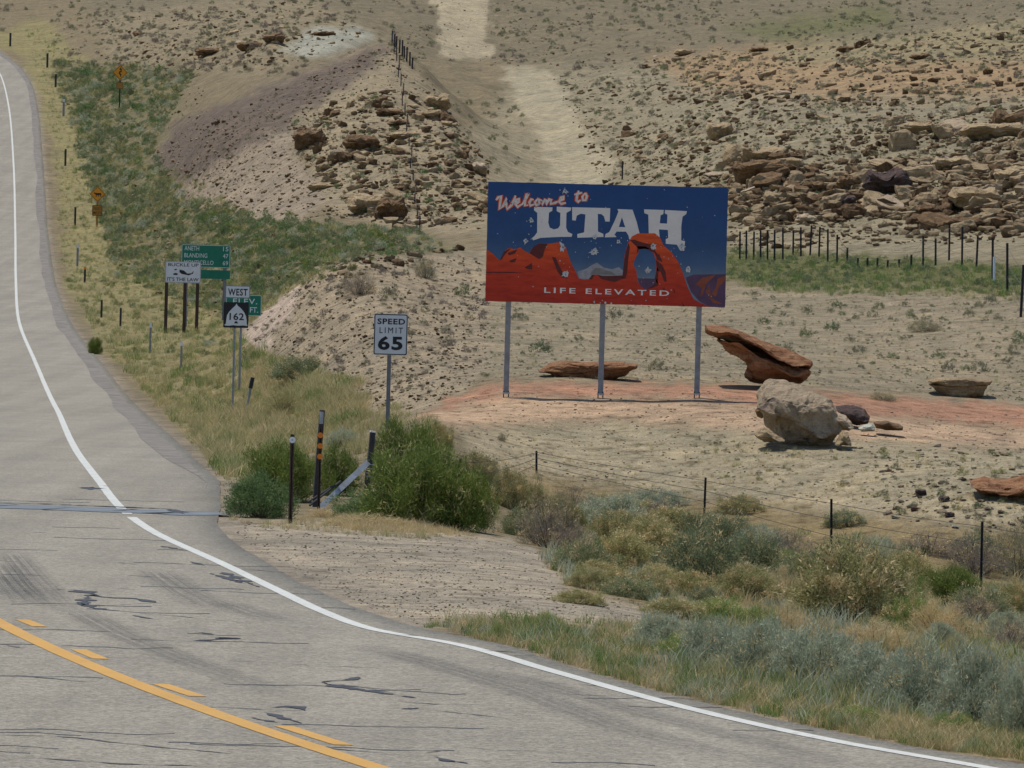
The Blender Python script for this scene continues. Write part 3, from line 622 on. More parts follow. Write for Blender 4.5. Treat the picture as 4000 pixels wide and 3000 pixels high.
loft_rock('boulder', zc([(700,1110),(740,1070),(800,1090),(810,1180),(770,1205),(720,1180)]), 107.6, .5, M_BROWN, front=.2, under=.4, seed=9, label='small brown rock against the left side of the round boulder')
loft_rock('boulder', [(1808,881),(1822,877),(1845,878),(1870,884),(1881,900),(1877,916),(1855,919),(1835,910),(1815,893)], 111.5, .6, M_DARK, front=.35, under=.25, seed=10, label='dark varnished rock just right of the round boulder')
loft_rock('boulder', [(1856,925),(1868,917),(1885,915),(1892,922),(1890,932),(1862,933)], 110.2, .3, M_WHITEROCK, front=.3, under=.3, seed=11, label='small whitish rock below the dark varnished rock')
loft_rock('boulder', [(1888,912),(1920,910),(1952,921),(1952,931),(1915,930),(1895,926)], 110.6, .6, M_BROWN, front=.15, under=.75, seed=12, label='thin brown slab lying right of the whitish rock')
pair('flat layered red sandstone boulder behind the middle billboard post', 121, [(1163,804),(1185,787),(1210,780),(1270,784),(1330,782),(1379,788),(1377,797),(1330,803),(1260,806),(1200,808)],
     [(1185,800),(1260,798),(1330,796),(1370,794),(1352,812),(1310,826),(1290,833),(1250,834),(1225,826),(1200,820)], M_RED, 1.2, 1.2, 13, .05, .15)
pair('split tan slab boulder on the red soil at the far right', 124, [(2006,824),(2030,816),(2100,817),(2148,822),(2142,832),(2090,836),(2040,836)],
     [(2012,830),(2060,829),(2120,828),(2138,830),(2126,858),(2090,866),(2052,864),(2034,850)], M_SAND, 1.3, 1.3, 15, .05, .15)
loft_rock('boulder', [(2103,1044),(2130,1035),(2170,1040),(2205,1034),(2250,1022),(2300,1040),(2290,1078),(2180,1082),(2130,1072)], at(2185, 1086)[1], 1.2, M_RED, front=.4, under=.3, amp=.06, seed=15, strata=.05, ns=28, npt=120, label='long reddish tan boulder cut by the right picture edge above the wire fence')
def auto_outline(u, vb, w, h, seed):
    r = random.Random(seed); n = 5; pts = []
    top = [(-.5, .45+.2*r.random())]+[(-.5+(i+.5)/n+r.uniform(-.04,.04), .82+.2*r.random()*(1 if i else .7)) for i in range(n)]+[(.5, .4+.3*r.random())]
    bot = [(.42-.1*r.random(), .1), (.2, 0), (-.15+.2*r.random(), -.02), (-.36, .1+.15*r.random())]
    return [(u+x*w, vb-y*h) for x, y in top+bot]
HAND = [ # u, base v, w, h, material, front, under, label
 (664,322,72,52,'B',.3,.35,'dark faced overhanging boulder at the left end of the rocky knoll'),
 (779,325,80,42,'B',.3,.45,'broad overhanging slab in the middle of the rocky knoll'),
 (788,462,92,52,'S',.5,.3,'long pale slab at the foot of the rocky knoll above green bushes'),
 (846,478,66,60,'B',.2,.2,'dark brown block with a pale patch at the foot of the knoll'),
 (1031,376,48,30,'P',.5,.25,'pale block at the right foot of the knoll near the billboard corner'),
 (944,238,60,40,'S',.35,.35,'tan block high on the knoll right of the fence line'),
 (930,258,52,26,'S',.4,.4,'wedge shaped rock under the high tan block of the knoll'),
 (842,252,62,22,'B',.3,.4,'flat orange brown ledge rock high on the knoll'),
 (860,272,50,16,'B',.3,.5,'thin shadowed ledge rock below the high ledge of the knoll'),
 (880,300,84,20,'S',.35,.5,'low curved ledge rock in the centre of the knoll'),
 (690,412,60,20,'S',.4,.5,'pale ledge just left above the bushes of the knoll'),
 (1555,300,62,44,'S',.3,.1,'rounded orange tan boulder at the left end of the escarpment'),
 (1640,392,120,58,'B',.35,.3,'wide dark fronted boulder in the left part of the escarpment'),
 (1920,424,104,70,'D',.42,.1,'large grey blue topped slab block in the middle of the escarpment'),
 (1835,412,50,42,'B',.3,.2,'brown block left of the grey blue slab block'),
 (1862,400,40,34,'B',.3,.2,'squat brown rock tucked against the grey blue slab block'),
 (2110,448,116,58,'S',.5,.25,'large tan boulder low on the escarpment toward the right edge'),
 (2005,288,120,28,'S',.4,.55,'long overhanging caprock ledge at the top of the escarpment'),
 (2150,300,150,44,'S',.35,.5,'massive caprock ledge at the right edge of the escarpment'),
 (1960,312,90,26,'B',.3,.5,'second ledge below the long caprock ledge'),
 (2085,495,90,30,'B',.25,.45,'dark hollowed rock at the foot of the escarpment'),
 (1742,484,48,26,'P',.5,.45,'pale flat topped rock near the foot of the escarpment'),
 (1830,450,46,30,'D',.4,.2,'blue grey stone in the lower escarpment'),
 (2010,470,60,34,'B',.35,.3,'brown boulder below the large tan boulder'),
 (1668,345,60,30,'S',.35,.5,'overhung rock left of the escarpment centre'),
 (1760,420,56,38,'B',.35,.3,'angular rust coloured block in the left centre of the escarpment'),
 (2190,400,80,46,'S',.35,.3,'square tan block at the right picture edge of the escarpment'),
 (2060,370,90,40,'S',.5,.25,'sloping smooth tan slab under the caprock'),
 (540,108,60,22,'B',.25,.5,'shadowed ledge rock on the upper left slope'),
 (450,120,56,22,'B',.25,.5,'left shadowed rock of the upper left slope'),
 (590,92,50,24,'B',.25,.5,'right shadowed ledge of the upper left slope'),
 (700,78,50,14,'B',.3,.5,'small dark ledge above the pale clay patch'),
 (1990,128,50,14,'B',.3,.5,'rusty ledge on the ochre band at the upper right'),
 (1830,112,46,14,'B',.3,.5,'dark rusty ledge left on the ochre band'),
 (1480,120,50,16,'S',.3,.4,'orange tan outcrop at the left end of the ochre band'),
 (1640,112,40,12,'B',.3,.4,'small rusty outcrop in the middle of the ochre band'),
 (2040,1085,26,16,'D',.3,.3,'small dark rock left of the right edge boulder'),
 (1990,1072,24,18,'D',.3,.2,'purple grey wedge rock among stones above the fence'),
 (1975,1105,16,12,'D',.2,.3,'little black rock in the stone litter above the fence'),
 (2052,1118,22,14,'D',.2,.1,'rounded brown stone in the litter above the fence')]
MT = dict(B=M_BROWN, S=M_SAND, P=M_PALE, D=M_DARK)
for i, (u, vb, w, h, mm, fr, un_, lab) in enumerate(HAND):
    x, y, z = at(u, vb); Hh = h*y/FPX; Wm = w*y/FPX
    loft_rock('boulder', auto_outline(u, vb, w, h, i), y, min(Wm*.8, Hh*2.2), MT[mm], front=fr*.25, under=(.8 if mm in 'BD' else .55), amp=.085, seed=20+i, strata=.05, ns=14, npt=64, zdrop=Hh*.12, label=lab)

# ------------------------------------------------------------------ scattering
def sample_poly(poly, n, seed):
    r = np.random.default_rng(seed); P_ = np.array(poly, float); lo, hi = P_.min(0), P_.max(0); U = []; k = 0
    while k < n:
        q = r.uniform(lo, hi, (n*3, 2)); q = q[polydist(q[:,0], q[:,1], poly) > 0]; U.append(q); k += len(q)
    return np.concatenate(U)[:n]
def offroad(x, y, marg=.12): return (x-edge_x(y) > marg) | (x < edge_x(y)-ROADW-.5)
CAMS = []
def instancer_tree(name, coll):
    nt = bpy.data.node_groups.new(name, 'GeometryNodeTree'); nt.interface.new_socket('Geometry', in_out='INPUT', socket_type='NodeSocketGeometry'); nt.interface.new_socket('Geometry', in_out='OUTPUT', socket_type='NodeSocketGeometry')
    N_ = nt.nodes; L_ = nt.links; gi = N_.new('NodeGroupInput'); go = N_.new('NodeGroupOutput'); ip = N_.new('GeometryNodeInstanceOnPoints'); ci = N_.new('GeometryNodeCollectionInfo')
    ci.inputs['Collection'].default_value = coll; ci.inputs['Separate Children'].default_value = True; ci.inputs['Reset Children'].default_value = True
    def na(nm, t):
        a = N_.new('GeometryNodeInputNamedAttribute'); a.data_type = t; a.inputs[0].default_value = nm; return [o for o in a.outputs if o.name == 'Attribute' and o.enabled][0]
    L_.new(gi.outputs[0], ip.inputs['Points']); L_.new(ci.outputs[0], ip.inputs['Instance']); ip.inputs['Pick Instance'].default_value = True
    L_.new(na('idx', 'INT'), ip.inputs['Instance Index']); L_.new(na('scl', 'FLOAT_VECTOR'), ip.inputs['Scale'])
    er = N_.new('FunctionNodeEulerToRotation'); L_.new(na('rot', 'FLOAT_VECTOR'), er.inputs[0]); L_.new(er.outputs[0], ip.inputs['Rotation'])
    L_.new(ip.outputs[0], go.inputs[0]); return nt
def scatter(name, meshes, pts, scl, rot, idx, label, cat):
    coll = bpy.data.collections.new(name+'_sources')
    for i, me in enumerate(meshes):
        o = bpy.data.objects.new('%s_%02d' % (name, i), me); coll.objects.link(o)
    me = bpy.data.meshes.new(name); me.vertices.add(len(pts)); me.vertices.foreach_set('co', pts.astype(np.float32).ravel())
    a = me.attributes.new('scl', 'FLOAT_VECTOR', 'POINT'); a.data.foreach_set('vector', scl.astype(np.float32).ravel())
    a = me.attributes.new('rot', 'FLOAT_VECTOR', 'POINT'); a.data.foreach_set('vector', rot.astype(np.float32).ravel())
    a = me.attributes.new('idx', 'INT', 'POINT'); a.data.foreach_set('value', idx.astype(np.int32))
    o = bpy.data.objects.new(name, me); COL.objects.link(o); md = o.modifiers.new('scatter', 'NODES'); md.node_group = instancer_tree(name+'_nodes', coll)
    return tag(o, label, cat, kind='stuff')

# individual rocks: the larger ones of the rock fields
RUB = [(1510,400),(1600,340),(1700,330),(1800,385),(1900,350),(2240,330),(2240,500),(2040,505),(1900,470),(1600,490),(1570,440)]
LEDGE = [(1900,262),(2240,255),(2240,335),(1950,340)]
ROCKL = [([(1350,180),(2212,140),(2212,262),(1900,262),(1780,380),(1600,335),(1340,330)], 44, 9, 34, 1.7, 'slope rock above the escarpment', 'rocks of the slope above the escarpment'),
         (LEDGE, 24, 16, 70, 1.5, 'ledge rock of the escarpment', 'ledge rocks of the escarpment'),
         (RUB, 120, 12, 64, 1.8, 'escarpment boulder', 'boulders of the escarpment'),
         (ROCKY[1], 80, 9, 42, 1.9, 'rock of the left knoll', 'boulders of the rocky knoll'),
         (ROCKY[2], 18, 7, 24, 1.8, 'rock on the upper left slope', 'rocks of the upper left slope'),
         ([(1380,125),(2212,70),(2212,225),(1450,225)], 26, 9, 36, 1.8, 'rock on the ochre band', 'rocks of the ochre band')]
nrock = 0
for zi, (poly, cnt, s0, s1, pw, lab, grp) in enumerate(ROCKL):
    q = sample_poly(poly, cnt, 50+zi); x, y, z, ok = cast(q[:,0], q[:,1]); r = random.Random(zi)
    for k in range(cnt):
        if not ok[k] or q[k,0] > 2240: continue
        wpx = s0+(s1-s0)*r.random()**pw*1.15; s = wpx*y[k]/FPX*.5
        o = bpy.data.objects.new('boulder', ROCKS[r.randrange(len(ROCKS))]); COL.objects.link(o)
        o.location = (x[k], y[k], z[k]+s*(.18 if zi in (1,2) else .04)); o.scale = (s*r.uniform(.85,1.25), s*r.uniform(.8,1.2), s*r.uniform(.8,1.15)); o.rotation_euler = (r.uniform(-.4,.4), r.uniform(-.4,.4), r.uniform(0,6.28))
        sz = 'large' if wpx > s0+.45*(s1-s0) else 'middling' if wpx > s0+.18*(s1-s0) else 'small'; tone = {'tan_sandstone':'tan','brown_sandstone':'brown','pale_conglomerate':'pale'}[o.data.materials[0].name]
        tag(o, '%s %s %s, %s' % (sz, tone, lab, place_words(poly, q[k,0], q[k,1], ['left end','left half','right half','right end'], ['upper part','middle','lower part'])), 'boulder', grp); nrock += 1
# stones too many to count
SP = [([(440,1125),(900,1135),(1200,1195),(1480,1335),(900,1352),(700,1290),(490,1180)], 3800, .005, .018, 0),
      ([(900,905),(1090,835),(1500,840),(1700,870),(2420,910),(2420,1120),(1500,1080),(1050,1010)], 4500, .007, .03, 0),
      ([(1560,600),(2420,650),(2420,880),(1650,830),(1050,815),(1040,660)], 5000, .010, .04, 0),
      ([(530,740),(640,605),(740,562),(1050,548),(1050,820),(920,885),(800,885),(690,790)], 3000, .012, .055, 1),
      ([(200,40),(640,0),(800,70),(600,150),(240,160)], 700, .07, .3, 1),
      ([(320,330),(560,210),(850,92),(950,200),(1060,350),(1040,500),(700,470),(480,470)], 2600, .04, .15, 1),
      (ROCKY[1], 750, .08, .4, 1), (RUB, 2000, .08, .42, 1), (ROCKY[0], 1500, .06, .26, 1), (ROCKY[4], 900, .08, .34, 1),
      ([(1190,160),(1500,200),(2420,240),(2420,520),(1580,540),(1560,400),(1300,400)], 3800, .05, .24, 1),
      ([(800,0),(2420,0),(2420,120),(1400,150),(900,140)], 700, .06, .22, 1),
      ([(110,100),(420,150),(560,480),(1000,540),(600,640),(540,720),(250,600)], 1500, .05, .2, 1),
      ([(1850,960),(2420,960),(2420,1190),(1900,1120)], 500, .02, .09, 0)]
for cl, meshes in ((0, SMALL), (1, SMALLT)):
    PT = []; S_ = []
    for i, (poly, cnt, s0, s1, c) in enumerate(SP):
        if c != cl: continue
        q = sample_poly(poly, cnt, 80+i); x, y, z, ok = cast(q[:,0], q[:,1]); ok &= offroad(x, y, .2)
        s = s0+(s1-s0)*rng.random(len(x))**3.6; PT.append(np.stack([x, y, z+s*.3], -1)[ok]); S_.append(s[ok])
    PT = np.concatenate(PT); S_ = np.concatenate(S_); n_ = len(PT)
    scatter(['gravel', 'rubble'][cl], meshes, PT, S_[:,None]*rng.uniform(.7,1.3,(n_,3)), np.stack([rng.uniform(-.3,.3,n_), rng.uniform(-.3,.3,n_), rng.uniform(0,6.28,n_)], -1), rng.integers(0, len(meshes), n_),
            ['loose gravel and pebbles on the pull-out and around the billboard', 'broken stone rubble strewn over the slopes'][cl], ['gravel', 'rubble'][cl])

# ------------------------------------------------------------------ plants
def leaves(seed, n, rx, h, ll, lw, up=.5, nb=None, fill=.5, spread=.16, tuft=False):
    """leaf blades in clumps through a low dome; returns verts, faces, tint, clump centres"""
    r = np.random.default_rng(seed); nb = nb or max(10, n//28)
    th = r.uniform(0, 2*np.pi, nb); ph = np.arccos(r.uniform(.0, 1, nb)); rr = fill+(1-fill)*r.random(nb)**.6
    lump = 1+.22*perlin(np.cos(th)*2+seed, np.sin(th)*2, ph*1.5)
    c = np.stack([rx*np.sin(ph)*np.cos(th)*rr*lump, rx*np.sin(ph)*np.sin(th)*rr*lump, h*(.12+.88*np.cos(ph)*rr*lump)], -1)
    k = r.integers(0, nb, n); p = c[k]+r.normal(size=(n,3))*[rx*spread, rx*spread, h*spread*.9]
    p[:,2] = np.abs(p[:,2])
    out = c[k]/np.array([rx, rx, h]); out /= np.linalg.norm(out, axis=1)[:,None]+1e-6
    d = out*(1-up)+np.array([0,0,1.])*up+r.normal(size=(n,3))*.62; d /= np.linalg.norm(d, axis=1)[:,None]
    s = np.cross(d, r.normal(size=(n,3))); s /= np.linalg.norm(s, axis=1)[:,None]+1e-6
    L = ll*r.uniform(.6, 1.35, n)[:,None]; W = lw*r.uniform(.7, 1.3, n)[:,None]
    a, b_, t_ = p-s*W*.5, p+s*W*.5, p+d*L
    V = np.stack([a, b_, t_], 1).reshape(-1,3); F = np.arange(3*n).reshape(-1,3)
    ct = r.random(nb); tint = np.clip(ct[k]*.6+r.random(n)*.5-.05, 0, 1)
    return V, F, np.repeat(tint, 3), c
def leafmesh(name, V, F, tint, mat):
    me = bpy.data.meshes.new(name); me.vertices.add(len(V)); me.vertices.foreach_set('co', V.astype(np.float32).ravel()); nf = len(F)
    me.loops.add(3*nf); me.loops.foreach_set('vertex_index', F.astype(np.int32).ravel()); me.polygons.add(nf)
    me.polygons.foreach_set('loop_start', np.arange(0, 3*nf, 3, dtype=np.int32)); me.polygons.foreach_set('loop_total', np.full(nf, 3, np.int32)); me.update(calc_edges=True)
    a = me.attributes.new('tint', 'FLOAT', 'POINT'); a.data.foreach_set('value', tint.astype(np.float32)); me.materials.append(mat); return me
def stems_mesh(c, seed, rad=.012, k=34):
    r = random.Random(seed); b_ = MB(); idx = list(range(len(c))); r.shuffle(idx)
    for i in idx[:k]:
        p = Vector(c[i]); q = Vector((p.x*.12, p.y*.12, -.02)); md = (p+q)/2+Vector((r.uniform(-.08,.08), r.uniform(-.08,.08), r.uniform(0,.1)))*p.length
        b_.tube([q, md, p], [rad, rad*.7, rad*.3], 4, cap=False)
    me = bpy.data.meshes.new('branches'); me.from_pydata(b_.v, [], b_.f); me.materials.append(M_WOOD); me.update(); return me
M_LF['gg'] = leaf_mat('grey_green_saltbush_leaf', (.12,.15,.07,1), (.31,.34,.19,1))
KIND = dict( # leaves, ll, lw, up, fill
 green=(17000, .085, .013, .55, .3), deep=(14000, .06, .018, .3, .35), sage=(15000, .085, .014, .65, .15), olive=(14000, .05, .018, .25, .4), gg=(14000, .05, .018, .3, .35),
 grey=(7000, .06, .012, .5, .3), twig=(6500, .10, .007, .45, .2), straw=(6000, .16, .008, .4, .15), grass=(5500, .17, .011, .75, .15))
PROTO = {}
for ki, (kd, (n_, ll, lw, up, fi)) in enumerate(KIND.items()):
    PROTO[kd] = []
    for v_ in range(2):
        V, F, t_, c = leaves(700+ki*10+v_, n_, .5, .62, ll*.62, lw*.62, up, nb=150, fill=fi, spread=.085)
        PROTO[kd].append((leafmesh('foliage', V, F, t_, M_LF[kd]), stems_mesh(c, ki*3+v_, .009)))
def bush(u, vb, w, h, kd, lab, Y=None, name='shrub', group=None, var=0, ry=None, cat='shrub'):
    if Y is None: x, y, z = at(u, vb)
    else: a, b_ = ray([u],[vb]); x, y = float(a[0]*Y), Y; z = float(tz([x],[y])[0])
    wm, hm = w*y/FPX, h*y/FPX
    t = thing(name, lab, cat, (x, y+wm*.32, min(z, float(tz([x],[y+wm*.32])[0]))-.03), random.uniform(0, 6.28), group)
    fm, sm = PROTO[kd][var % 2]; s = (wm/1.05, wm/1.05*(ry or 1), hm/.68)
    for nm, me in (('foliage', fm), ('branches', sm)):
        o = bpy.data.objects.new(nm, me); COL.objects.link(o); o.parent = t; o.scale = s
    if kd in DRY:
        o = bpy.data.objects.new('dry_stalks', DRY[kd][var % 2]); COL.objects.link(o); o.parent = t; o.scale = (s[0]*1.03, s[1]*1.03, s[2]*1.04); o['kind'] = 'stuff'
    return t
_dm = {k_: [leafmesh('dry_stalks', *leaves(1500+i_*7+v_, n_, .5, .62, .05, .012, .5, nb=60, fill=.5, spread=.06)[:3], M_LF[m_]) for v_ in range(2)] for i_, (k_, n_, m_) in enumerate((('olive',2600,'straw'),('gg',1300,'straw'),('green',900,'ygrass'),('sage',500,'straw'),('grass',1500,'straw'),('twig',700,'straw'),('grey',900,'straw')))}
DRY = _dm
FG = [
 (560,1120,165,105,'deep','rounded leafy green bush at the pavement edge, left of the brown marker post'),
 (600,1085,190,150,'green','tall feathery green rabbitbrush behind the rounded bush and marker post'),
 (722,1072,120,120,'green','loose yellow green bush between the orange discs and the leaning brace'),
 (905,1138,290,200,'green','big spreading green rabbitbrush right of the leaning brace'),
 (870,1060,190,165,'green','upper crown of green rabbitbrush hiding the foot of the speed limit sign'),
 (990,1146,170,150,'green','right hand green rabbitbrush ending the big thicket'),
 (800,1128,190,80,'deep','low fresh green bush at the foot of the leaning brace'),
 (945,975,80,70,'olive','olive tuft at the top right of the big thicket'),
 (740,965,80,45,'sage','small blue grey bush on the bank behind the orange discs'),
 (1100,1100,100,95,'olive','olive brown bush beside the first wire fence post right of the thicket'),
 (1185,1185,150,125,'twig','dry brown twiggy bush at the gravel edge right of the thicket'),
 (1128,1160,110,75,'gg','dull green bush at the foot of the thicket on the right'),
 (1235,1120,130,80,'twig','grey twiggy bush behind the gravel edge'),
 (1320,1160,200,95,'sage','wide blue green bush in the ditch below the billboard'),
 (1262,1245,150,95,'gg','round grey green bush at the tip of the gravel pull-out'),
 (1400,1200,180,85,'olive','straw tinged bush behind the centre of the ditch'),
 (1420,1100,150,50,'sage','low bluish bush near the second fence post'),
 (1510,1275,215,155,'gg','large dense grey green saltbush in the centre of the ditch'),
 (1620,1235,150,100,'gg','grey green bush right of the large saltbush'),
 (1400,1290,120,60,'olive','low yellowish bush in front of the large saltbush'),
 (1700,1210,140,75,'twig','grey leafless bush behind the yellow green dome'),
 (1600,1110,120,45,'olive','low scrub beyond the fence near the second post'),
 (1825,1140,110,45,'gg','low grey green bush at the foot of the third fence post'),
 (1840,1345,310,190,'olive','large yellow green dome shaped saltbush on the right'),
 (1960,1350,130,120,'grass','upright grassy bush against the right side of the dome bush'),
 (2060,1310,140,100,'green','fresh green bush between the dome bush and the last fence post'),
 (2010,1200,150,60,'twig','grey twiggy bush above the green bush'),
 (2110,1245,150,95,'twig','dusty grey bush around the last fence post'),
 (2200,1250,120,130,'grey','tan grey bush at the right edge beside the last fence post'),
 (2030,1375,150,90,'straw','dry straw coloured bush on the wash bank'),
 (2185,1400,130,70,'twig','dead brown brush on the wash bank at the right edge'),
 (1430,1405,172,86,'sage','first silvery sagebrush of the roadside band from the left'),
 (1545,1445,184,120,'sage','second silvery sagebrush from the left with upright stems'),
 (1650,1465,206,132,'sage','silvery sagebrush below the grey green saltbush'),
 (1765,1490,229,155,'sage','tall silvery sagebrush under the left foot of the dome bush'),
 (1890,1520,218,132,'sage','silvery sagebrush in front of the straw coloured bush'),
 (2000,1550,229,172,'sage','broad silvery sagebrush in the right roadside band'),
 (2115,1575,218,189,'sage','tallest silvery sagebrush near the lower right corner'),
 (2215,1600,172,184,'sage','silvery sagebrush cut by the right picture edge'),
 (1080,1383,60,48,'grass','small upright green weed at the gravel and pavement corner'),
 (1180,1360,90,45,'grass','low green weeds just left of the first sagebrush'),
 (1640,1390,110,90,'grass','tall green weed behind the sagebrush band'),
 (1083,952,20,22,'grey','small round grey tumbleweed on the pale soil left of the fence'),
 (1910,866,76,24,'grey','low oval grey bush on the red soil left of the split slab'),
 (2000,718,84,34,'grey','widest low bush in the middle of the plain right of the billboard'),
 (920,602,52,48,'grey','upright grey bush on top of the cut bank'),
 (775,640,80,66,'twig','brown twiggy bush on the face of the cut bank'),
 (650,820,150,60,'gg','wide grey green bush beside the grass left of the cut bank'),
 (610,900,120,70,'ygrass','olive yellow weed clump at the foot of the bank'),
 (1212,1150,120,85,'olive','olive bush between the dry twiggy bush and the ditch'),
 (1335,1225,170,85,'olive','yellowish bush filling the ditch left of the large saltbush'),
 (1360,1292,150,55,'gg','low grey green scrub along the far edge of the gravel'),
 (1465,1165,180,75,'olive','golden olive bush behind the large saltbush'),
 (1570,1185,160,85,'gg','grey green bush behind the right shoulder of the large saltbush'),
 (1610,1295,160,85,'olive','straw tipped bush just right of the large saltbush'),
 (1690,1295,120,80,'straw','pale dry bush left of the dome bush'),
 (1735,1265,150,85,'gg','grey green bush against the upper left of the dome bush'),
 (1560,1345,170,60,'grass','green weeds in front of the large saltbush'),
 (1705,1378,140,80,'straw','tawny dry weeds at the left foot of the dome bush'),
 (1250,1305,130,38,'olive','low olive weeds at the tip of the gravel'),
 (1955,1280,150,100,'olive','yellow green bush at the upper right of the dome bush'),
 (2120,1335,160,80,'gg','dull green bush below the last fence post'),
 (1900,1405,180,75,'straw','golden dry grass bush in front of the dome bush'),
 (1455,1335,160,50,'olive','low dry scrub between gravel tip and dome bush'),
 (1150,1115,95,80,'olive','brownish olive bush right of the first fence post'),
 (1030,1050,110,80,'olive','olive yellow bush at the upper right edge of the big thicket'),
 (1380,1130,130,55,'olive','small yellow olive bush behind the wide blue green bush'),
 (2190,1330,110,80,'olive','tan olive bush at the right edge above the wash bank'),
 (1480,1420,150,60,'grass','bright green weeds before the first sagebrushes'),
 (1860,1570,150,55,'grass','green weeds at the pavement edge below the dome bush'),
 (2060,1590,140,60,'grass','dark green weeds in front of the broad sagebrush'),
 (205,765,38,42,'green','yellow green weed at the pavement edge beside the road bend'),
]
PROTO['ygrass'] = [(leafmesh('foliage', *leaves(900+v_, 5200, .5, .62, .09, .007, .75, nb=110, fill=.15, spread=.09)[:3], M_LF['ygrass']), PROTO['grass'][v_][1]) for v_ in range(2)]
for i, (u, vb, w, h, kd, lab) in enumerate(FG): bush(u, vb, w, h, kd, lab, var=i, name='shrub')
rb = random.Random(77)
BELT = [(1190,1130),(1400,1120),(1640,1160),(1900,1180),(2215,1200),(2215,1400),(1700,1345),(1480,1335),(1260,1290)]
for k, (u, v) in enumerate(sample_poly(BELT, 46, 777)):
    kd = rb.choice(['olive','olive','gg','gg','grass','straw','sage','twig']); wdt = rb.uniform(80, 150)
    nmk = dict(olive='olive', gg='grey green', grass='green', straw='straw coloured', sage='bluish', twig='brown')[kd]
    bush(float(u), float(v)+12, wdt, wdt*rb.uniform(.38,.6), kd, '%s %s brush clump in the ditch, %s' % ('wide' if wdt > 118 else 'narrow', nmk, place_words(BELT, u, v, ['left end','left half','right half','right end'], ['far side','middle','near side'])), var=k, group='brush clumps of the ditch')
# straw heap under the brace
bush(800,1140,230,34,'straw','flattened heap of golden dry grass at the foot of the brace', name='dry_grass_heap', cat='dry grass')
bush(700,1118,90,26,'straw','thin golden dry grass around the post with orange discs', name='dry_grass_heap', cat='dry grass')
# small shrubs, single meshes
SH = {}
for ki, kd in enumerate(('gg','grey','twig','olive','deep','green','sage')):
    SH[kd] = [leafmesh('shrub', *leaves(1200+ki*10+v_, 420, .5, .6, .13, .035, .45, nb=26, fill=.3, spread=.12)[:3], M_LF[kd]) for v_ in range(3)]
def small_shrub(u, vb, w, kd, lab, grp, asp=.6, r=random, zone=None):
    x, y, z = at(u, vb); s = w*y/FPX
    o = bpy.data.objects.new('shrub', SH[kd][r.randrange(3)]); COL.objects.link(o); o.location = (x, y+s*.3, float(tz([x],[y+s*.3])[0])-.04*s); o.scale = (s, s, s*asp/.62*r.uniform(.85,1.2)); o.rotation_euler = (0,0,r.uniform(0,6.28))
    if zone: lab = '%s %s %s, %s' % ('big' if w > 27 else 'small', KW[kd], lab, place_words(zone, u, vb, ['left end','left half','right half','right end'], ['upper part','middle','lower part']))
    tag(o, lab, 'shrub', grp); return o
KW = dict(gg='grey green', grey='brownish grey', twig='twiggy brown', olive='olive', deep='deep green', green='fresh green', sage='silvery')
rs = random.Random(3)
PL = [(1701,665,22),(1744,680,32),(1692,684,18),(1795,677,22),(1809,665,26),(1849,690,20),(1886,686,26),(1901,667,24),(1954,662,22),(1966,687,30),(1996,675,18),(2094,686,28),(2114,667,26),(2156,695,24),
 (2140,658,34),(1799,716,38),(1741,730,34),(1839,740,30),(1948,736,20),(1854,766,36),(1929,775,30),(2029,775,34),(2049,806,36),(2085,801,26),(2119,803,42),(2174,787,26),(2189,767,32),(2206,742,40),
 (1165,762,50),(1120,692,44),(1330,692,44),(1420,800,40),(1650,700,30),(1630,640,26),(1010,690,26),(1000,640,40),(840,650,50),(960,720,30),(1450,740,30),(1250,740,30),(1700,760,30),(1600,770,26)]
for (u, v, w) in PL: small_shrub(u, v, w, rs.choice(['grey','gg','grey']), 'shrub behind the billboard', 'desert shrubs of the plain', r=rs, zone=[(1000,600),(2212,600),(2212,810),(1000,810)])
ZS = [([(420,420),(560,470),(880,500),(870,545),(700,560),(600,640),(500,600)], 75, 16, 42, ['deep','deep','gg','green'], 'valley thicket shrub', 'green shrubs of the valley thicket'),
      ([(170,290),(330,330),(400,420),(500,520),(300,560),(160,480)], 55, 14, 36, ['gg','deep','gg','olive'], 'shrub by the cattle sign', 'shrubs of the verge slope'),
      ([(120,120),(420,160),(330,260),(160,240)], 35, 10, 30, ['gg','gg','sage'], 'shrub near the winding road sign', 'shrubs around the winding road sign'),
      ([(250,600),(480,660),(560,800),(400,760)], 18, 16, 36, ['gg','olive','sage'], 'shrub in the verge grass', 'shrubs among the verge signs')]
for zi, (poly, cnt, s0, s1, kinds, lab, grp) in enumerate(ZS):
    q = sample_poly(poly, cnt, 150+zi)
    for (u, v) in q: small_shrub(u, v, s0+(s1-s0)*rs.random()**1.5, rs.choice(kinds), lab, grp, .55, rs, poly)
